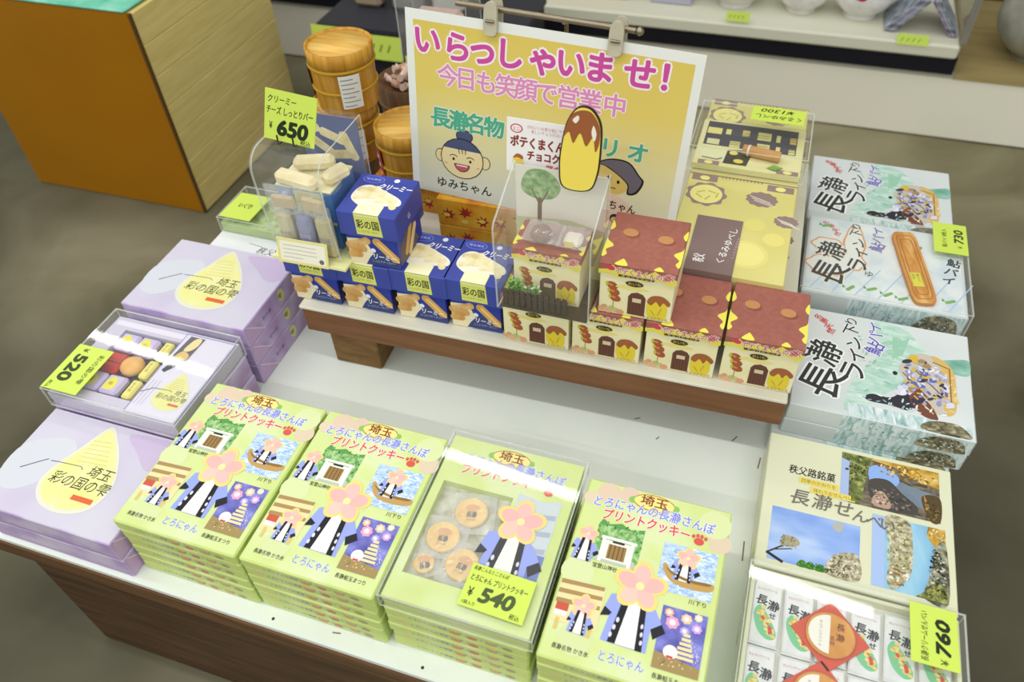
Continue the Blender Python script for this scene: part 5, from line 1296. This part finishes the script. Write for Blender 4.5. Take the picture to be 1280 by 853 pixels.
b.column(fr, '鮎パイ', .93, .6, .022, '#30323a', 2, rot=-12, bold=.02); b.column(fr, 'ゆ', .41, .3, .016, '#30323a', 2)
ayu_sides(b, .25, .208, .047)
tag(b.obj('pie_sample_box', None, (.1115, 1.047, az)), 'open white pie sample box with a leaf-shaped pie, under a clear case', 'box')
o = tag(empty('leaf_pie', (.2815, 1.147, az + .0485)), 'long golden fish-shaped leaf pie on the pie sample box', 'pie'); o.rotation_euler = (0, 0, math.radians(-79))
b = MB(); pie = smooth([(-.09, 0), (-.085, .017), (-.04, .019), (.04, .019), (.084, .016), (.09, 0), (.084, -.016), (.04, -.019), (-.04, -.019), (-.085, -.017)], 4)
b.prism(pie, 'z', 0, .006, col('#c8812c'), nmat('pie_crust', [(.3, '#c57f2c'), (.5, '#d99a44'), (.7, '#ebbd74')], 18, .42, 4, (1, 4, 1), .8)); fr = Fr((0, 0, .006), (1, 0, 0), (0, 1, 0))
for k in (.5, .75): pp = [(x * (.55 + k * .45), y * k) for x, y in pie]; b.line(fr, pp + pp[:1], .0016, '#b06c24', 0)
b.obj('crust', o)
b = MB(); b.box(.018, .052, -.011, .005, .0065, .0069, '#e2dc4c'); fr = Fr((.018, -.011, .0069), (1, 0, 0), (0, 1, 0)); b.text(fr, '鮎パイ', .003, .009, .006, '#7a7a34', 0, .02); b.text(fr, '見本', .003, .002, .005, '#7a7a34', 0, .014); b.obj('sticker', o)
clear_case('clear_sample_case', .1075, .3655, 1.0435, 1.2585, az + .0002, az + .0585, 'clear acrylic case over the fish-shaped pie sample')
at = az + .0591
o = price_tag('price_tag', [(.312, 1.19, at), (.365, 1.19, at), (.3115, 1.272, at)], None, [], 'yellow price tag reading 730 turned sideways on the pie sample case')
b = MB(); fr = Fr((0, 0, .0003), (0, 1, 0), (-1, 0, 0)); b.text(fr, '730', .03, -.046, .02, '#3d4a2a', 0, .036, bold=.03, shear=.1); b.text(fr, '鮎パイ 8枚入', .015, -.02, .009, '#5a6a34', 0, .05); b.text(fr, '¥', .016, -.044, .01, '#5a6a34', 0); b.obj('handwriting', o)

# ================================================================== CREAM CRACKER BOXES
KW, KD, KH = .242, .221, .0195
CRM = nmat('cream_wrap', [(.3, '#d9dab8'), (.7, '#dddfc2')], 9, .36, 2)
PH_SKY = nmat('photo_sky', [(.3, '#6f8fdc'), (.5, '#93b2ea'), (.7, '#c2d4f0')], 9, .36, 3, (1, 2.5, 1))
PH_CLIFF = nmat('photo_cliff', [(.3, '#3e3a34'), (.5, '#6a6254'), (.65, '#8f8268'), (.85, '#b8a884')], 60, .36, 5, (1, 1.8, 1), 1)
PH_GOLD = nmat('photo_gold', [(.3, '#8a6a24'), (.5, '#c49838'), (.7, '#e2c47a')], 70, .36, 4)
PH_TREE = nmat('photo_tree', [(.3, '#3f4a24'), (.5, '#6f7a3c'), (.7, '#b5b878')], 110, .36, 4)
PH_BLOS = nmat('photo_blossom', [(.3, '#6c6238'), (.5, '#b0a888'), (.7, '#dcd8c8')], 150, .36, 4)
PH_WAT = nmat('photo_water', [(.3, '#5f9ac4'), (.5, '#88bcdc'), (.7, '#b4dcea')], 18, .36, 3, (1, .4, 1))
PH_ROCK = nmat('photo_rock', [(.3, '#26281c'), (.5, '#5c5c48'), (.65, '#a5a48c'), (.85, '#d2d2c4')], 80, .36, 5)


def cream_body(b): b.rbox(0, KW, 0, KD, 0, KH, .0012, CRM)


def make_cream():
    b = MB(); cream_body(b); fr = Fr((0, 0, KH), (1, 0, 0), (0, 1, 0), KW, KD)
    # canyon photo
    b.rect(fr, .41, .585, .935, .965, PH_CLIFF, 0); b.poly(fr, [(.41, .585), (.455, .585), (.455, .9), (.41, .92)], '#a9bce4', 1); b.poly(fr, [(.55, .9), (.75, .82), (.93, .78), (.93, .66), (.8, .67), (.7, .76), (.6, .8)], nmat('photo_haze', [(.3, '#6e7c8c'), (.6, '#8c9aa8'), (.8, '#a8b0a8')], 14, .36), 1)
    b.blob(fr, [(.56, .88), (.62, .92), (.72, .86), (.7, .78), (.62, .8), (.57, .78)], '#8fb0e8', 2); b.poly(fr, [(.56, .965), (.935, .965), (.935, .84), (.84, .85), (.7, .93), (.56, .95)], PH_GOLD, 2); b.poly(fr, [(.41, .965), (.58, .965), (.56, .9), (.52, .6), (.47, .6), (.46, .9), (.41, .93)], PH_TREE, 2); b.blob(fr, [(.56, .78), (.66, .82), (.74, .74), (.82, .66), (.78, .6), (.6, .61)], '#4c4844', 2); b.blob(fr, [(.58, .62), (.6, .7), (.64, .72), (.68, .64), (.66, .6)], '#b89a88', 3); b.poly(fr, [(.85, .78), (.87, .72), (.885, .66), (.86, .66)], '#b08848', 3); b.blob(fr, [(.84, .75), (.935, .77), (.935, .6), (.88, .59)], '#57482c', 2)
    b.scatter(fr, .5, .84, .06, .1, 60, .0022, ['#4a5228', '#7d8440', '#a8aa62', '#39401f'], 3, 2); b.scatter(fr, .76, .9, .16, .05, 70, .0024, ['#a87e2c', '#d8b050', '#e8cf88', '#7f6226'], 3, 3); b.scatter(fr, .68, .68, .12, .08, 50, .0026, ['#3c3a38', '#6c645a', '#8a7e70', '#55504a'], 3, 4); b.scatter(fr, .61, .66, .04, .06, 26, .002, ['#c4a898', '#a88474', '#d8c0b0'], 4, 5); b.scatter(fr, .89, .66, .04, .07, 34, .0022, ['#6a562c', '#473a20', '#8a7440'], 4, 6)
    # branch and sky photo
    b.rect(fr, .06, .06, .525, .43, PH_SKY, 0)
    b.line(fr, [(.06, .10), (.14, .06)], .004, '#2c2a2c', 1); b.line(fr, [(.06, .1), (.16, .19)], .0022, '#3a3438', 1); b.line(fr, [(.1, .13), (.18, .16)], .0015, '#3a3438', 1); b.blob(fr, [(.12, .18), (.14, .24), (.2, .24), (.22, .2), (.17, .17)], '#a8a080', 1); b.blob(fr, [(.36, .06), (.38, .16), (.44, .22), (.52, .22), (.525, .06)], PH_BLOS, 1)
    for u in (.24, .28, .33): b.blob(fr, [(u - .025, .061), (u - .01, .1), (u + .015, .1), (u + .025, .061)], '#3f7a2c', 1)
    b.blob(fr, [(.38, .38), (.4, .42), (.44, .41), (.42, .35)], '#b4b4b0', 1)
    b.scatter(fr, .165, .2, .05, .05, 34, .0016, ['#8f8768', '#6a6450', '#b8b496'], 3, 7); b.scatter(fr, .45, .13, .08, .08, 110, .0018, ['#e0dccc', '#a8a084', '#6a6040', '#c8c2a8'], 3, 8); b.scatter(fr, .3, .08, .1, .02, 40, .0016, ['#3f7a2c', '#2e5a20', '#6aa03e'], 3, 9); b.line(fr, [(.36, .06), (.42, .14), (.44, .2)], .0012, '#4a4030', 2); b.line(fr, [(.42, .06), (.46, .14)], .0012, '#4a4030', 2)
    # river photo
    b.rect(fr, .585, .06, .955, .545, PH_WAT, 0); b.rect(fr, .585, .06, .65, .545, '#a8c0ea', 1); b.blob(fr, [(.65, .545), (.68, .3), (.66, .12), (.7, .07), (.78, .2), (.79, .4), (.77, .545)], PH_BLOS, 2); b.poly(fr, [(.87, .545), (.955, .545), (.955, .4), (.89, .42), (.86, .48)], PH_GOLD, 1); b.blob(fr, [(.955, .45), (.9, .4), (.88, .25), (.84, .1), (.84, .061), (.955, .061)], PH_ROCK, 2); b.poly(fr, [(.8, .06), (.955, .06), (.955, .14), (.9, .2), (.86, .12)], PH_TREE, 3)
    b.scatter(fr, .72, .32, .06, .2, 110, .0022, ['#dcd8b4', '#a8a468', '#c8c498', '#7a7a44'], 3, 11); b.scatter(fr, .72, .16, .05, .07, 36, .0024, ['#efe8d8', '#c8a878', '#8a6a44'], 4, 12); b.scatter(fr, .91, .26, .04, .14, 70, .0024, ['#3a3c30', '#8a8a7a', '#c8c8bc', '#24261c'], 3, 13); b.scatter(fr, .9, .11, .05, .05, 50, .002, ['#2c3018', '#6a7034', '#a89a4c'], 4, 14); b.scatter(fr, .91, .5, .04, .04, 30, .002, ['#d8b868', '#a88438', '#e8d8a0'], 3, 15)
    b.text(fr, '秩父路銘菓', .126, .71, .016, '#2e2c24', 1, .062, bold=.01, shear=.1)
    b.rect(fr, .185, .645, .402, .69, '#e6d264', 1); b.rect(fr, .25, .59, .492, .635, '#e6d264', 1); b.text(fr, '四季のかおりを', .2, .655, .0075, '#8a7a3c', 2, .045); b.text(fr, '味わうおせんべい', .27, .6, .0075, '#8a7a3c', 2, .05)
    for ch, u, v in [('長', .15, .49), ('瀞', .265, .49), ('せ', .385, .48), ('ん', .48, .465), ('べ', .555, .455), ('い', .63, .45)]: b.text(fr, ch, u, v, .027 if u < .4 else .022, '#736f64', 6, bold=.005, shear=.15)
    return b.obj('cracker_box')


def make_cream_plain():
    b = MB(); cream_body(b); return b.obj('cracker_box')


for k in range(3):
    put(make_cream if k == 2 else make_cream_plain, (.1005 + (.001 if k == 1 else 0), .564, T + .0006 + k * .0201), 0, 'cream cracker box, %s behind the opened cracker sample' % ordn(2 - k, 3), 'box', 'cream rice cracker boxes')
    if k < 2: put(make_cream_plain, (.1 + .0008 * k, .335, T + .0006 + k * .0201), 0, 'cream rice cracker box under the opened cracker sample, %s' % ['bottom one', 'upper one'][k], 'box', 'cream rice cracker boxes')
kz = T + .0006 + 2 * .0201 + .0004
tray_box('cracker_sample_box', (.1, .335, kz), .24, .221, .025, .004, CRM, col('#d9d8cc'), (.0045, .0045, .2355, .2165), 'opened cream box of rice cracker packets under a clear case')
kt = kz + .025 * .45 + .0006
PK = nmat('white_packet', [(.3, '#d6dad8'), (.6, '#e4e7e6'), (.8, '#eceeee')], 40, .28, 3)


def make_packet():
    w, d = .0345, .082; o = empty('cracker_packet'); b = MB(); b.rbox(-w / 2, w / 2, -d / 2, d / 2, 0, .0055, .0018, PK)
    b.box(-w / 2, w / 2, d / 2 - .001, d / 2 + .0015, .002, .003, PK); b.box(-w / 2, w / 2, -d / 2 - .0015, -d / 2 + .001, .002, .003, PK); b.obj('wrapper', o)
    b = MB(); fr = Fr((0, 0, .0055), (1, 0, 0), (0, 1, 0)); b.text(fr, 'せんべいクリーム', -.013, .029, .0045, '#d0767c', 0, .024, bold=.01)
    b.text(fr, '長', -.013, .011, .0145, '#22242c', 1, bold=.02, rot=-6); b.text(fr, '瀞', .001, .006, .0145, '#22242c', 1, bold=.02, rot=-6); b.text(fr, 'せ', .004, -.006, .009, '#22242c', 1, bold=.02)
    b.blob(fr, [(-.014, -.004), (-.009, .008), (-.002, .004), (.012, -.018), (.014, -.03), (.004, -.034), (-.008, -.024)], '#79c492', 0)
    r = random.Random(2)
    for k in range(22):
        t_ = k / 21; b.ell(fr, -.007 + .016 * t_ + r.uniform(-.004, .004), .003 - .031 * t_ + r.uniform(-.003, .003), .0032, .0022, r.choice(['#e6cf6a', '#edd98a', '#d9b850', '#d0503c', '#e8d486']), 1 + (k % 2), rot=r.uniform(0, 180), n=8)
    b.obj('printing', o); return o


cols_ = ['first column by the white table', 'second column', 'third column, behind the red diamond', 'fourth column, behind the red diamond', 'fifth column', 'column under the 760 tag']
for ci in range(6):
    for ri in range(2):
        put(make_packet, (.1225 + .0385 * ci + (.0 if ri else .0), .335 + (.168 if ri == 0 else .081) - .0025 * (ci % 2), kt), rnd.uniform(-1.2, 1.2), 'white rice cracker packet, %s row, %s' % (['back', 'front'][ri], cols_[ci]), 'packet', 'rice cracker packets in the opened cream box')
for i, (x, y, rz_) in enumerate([(.1975, .4945, 45), (.189, .417, 43)]):
    o = tag(empty('cracker_card', (x, y, kt + .0062), rz_), ['red diamond card with a round orange cracker, over the back packets', 'red diamond card at the cropped front edge of the cracker sample'][i], 'card', 'red diamond cracker cards')
    b = MB(); b.rbox(-.032, .032, -.032, .032, 0, .0015, .0006, '#d0543c'); b.obj('card', o)
    o2 = MB(); o2.lathe([(.0265, .0016), (.0285, .0026), (.0285, .0046), (.027, .0054), (.0255, .005), (.001, .005)], 36, nmat('orange_cracker', [(.3, '#c8863a'), (.6, '#d6974a'), (.8, '#e0a65c')], 60, .5)); f3 = Fr((0, 0, .0051), (math.cos(math.radians(-rz_)), math.sin(math.radians(-rz_)), 0), (-math.sin(math.radians(-rz_)), math.cos(math.radians(-rz_)), 0))
    o2.ell(f3, -.001, 0, .0245, .0245, '#efece0', 0, a0=90, a1=270, n=20); o2.column(f3, 'せんべいクリーム', -.0115, .0125, .0042, '#8a7a5c', 1, step=1.0); o2.column(f3, '長瀞', .011, .008, .0105, '#7a3c1c', 1, bold=.01, step=1.25); o2.column(f3, '名物', .002, -.006, .006, '#7a3c1c', 1); o2.obj('cracker', o)
clear_case('clear_sample_case', .0955, .3445, .3305, .5605, kz + .0002, kz + .036, 'clear acrylic case over the rice cracker packets')
kq = kz + .0366
o = price_tag('price_tag', [(.2825, .4835, kq), (.3345, .4835, kq), (.2815, .5585, kq)], None, [], 'yellow price tag reading 760 turned sideways on the cracker sample case')
b = MB(); fr = Fr((0, 0, .0003), (0, 1, 0), (-1, 0, 0)); b.text(fr, '760', .016, -.042, .021, '#26301c', 0, .043, bold=.05, shear=.15); b.text(fr, '長瀞クリームせんべい', .004, -.018, .009, '#3a4624', 0, .062, shear=.1); b.text(fr, '¥', .004, -.04, .012, '#3a4624', 0); b.obj('handwriting', o)
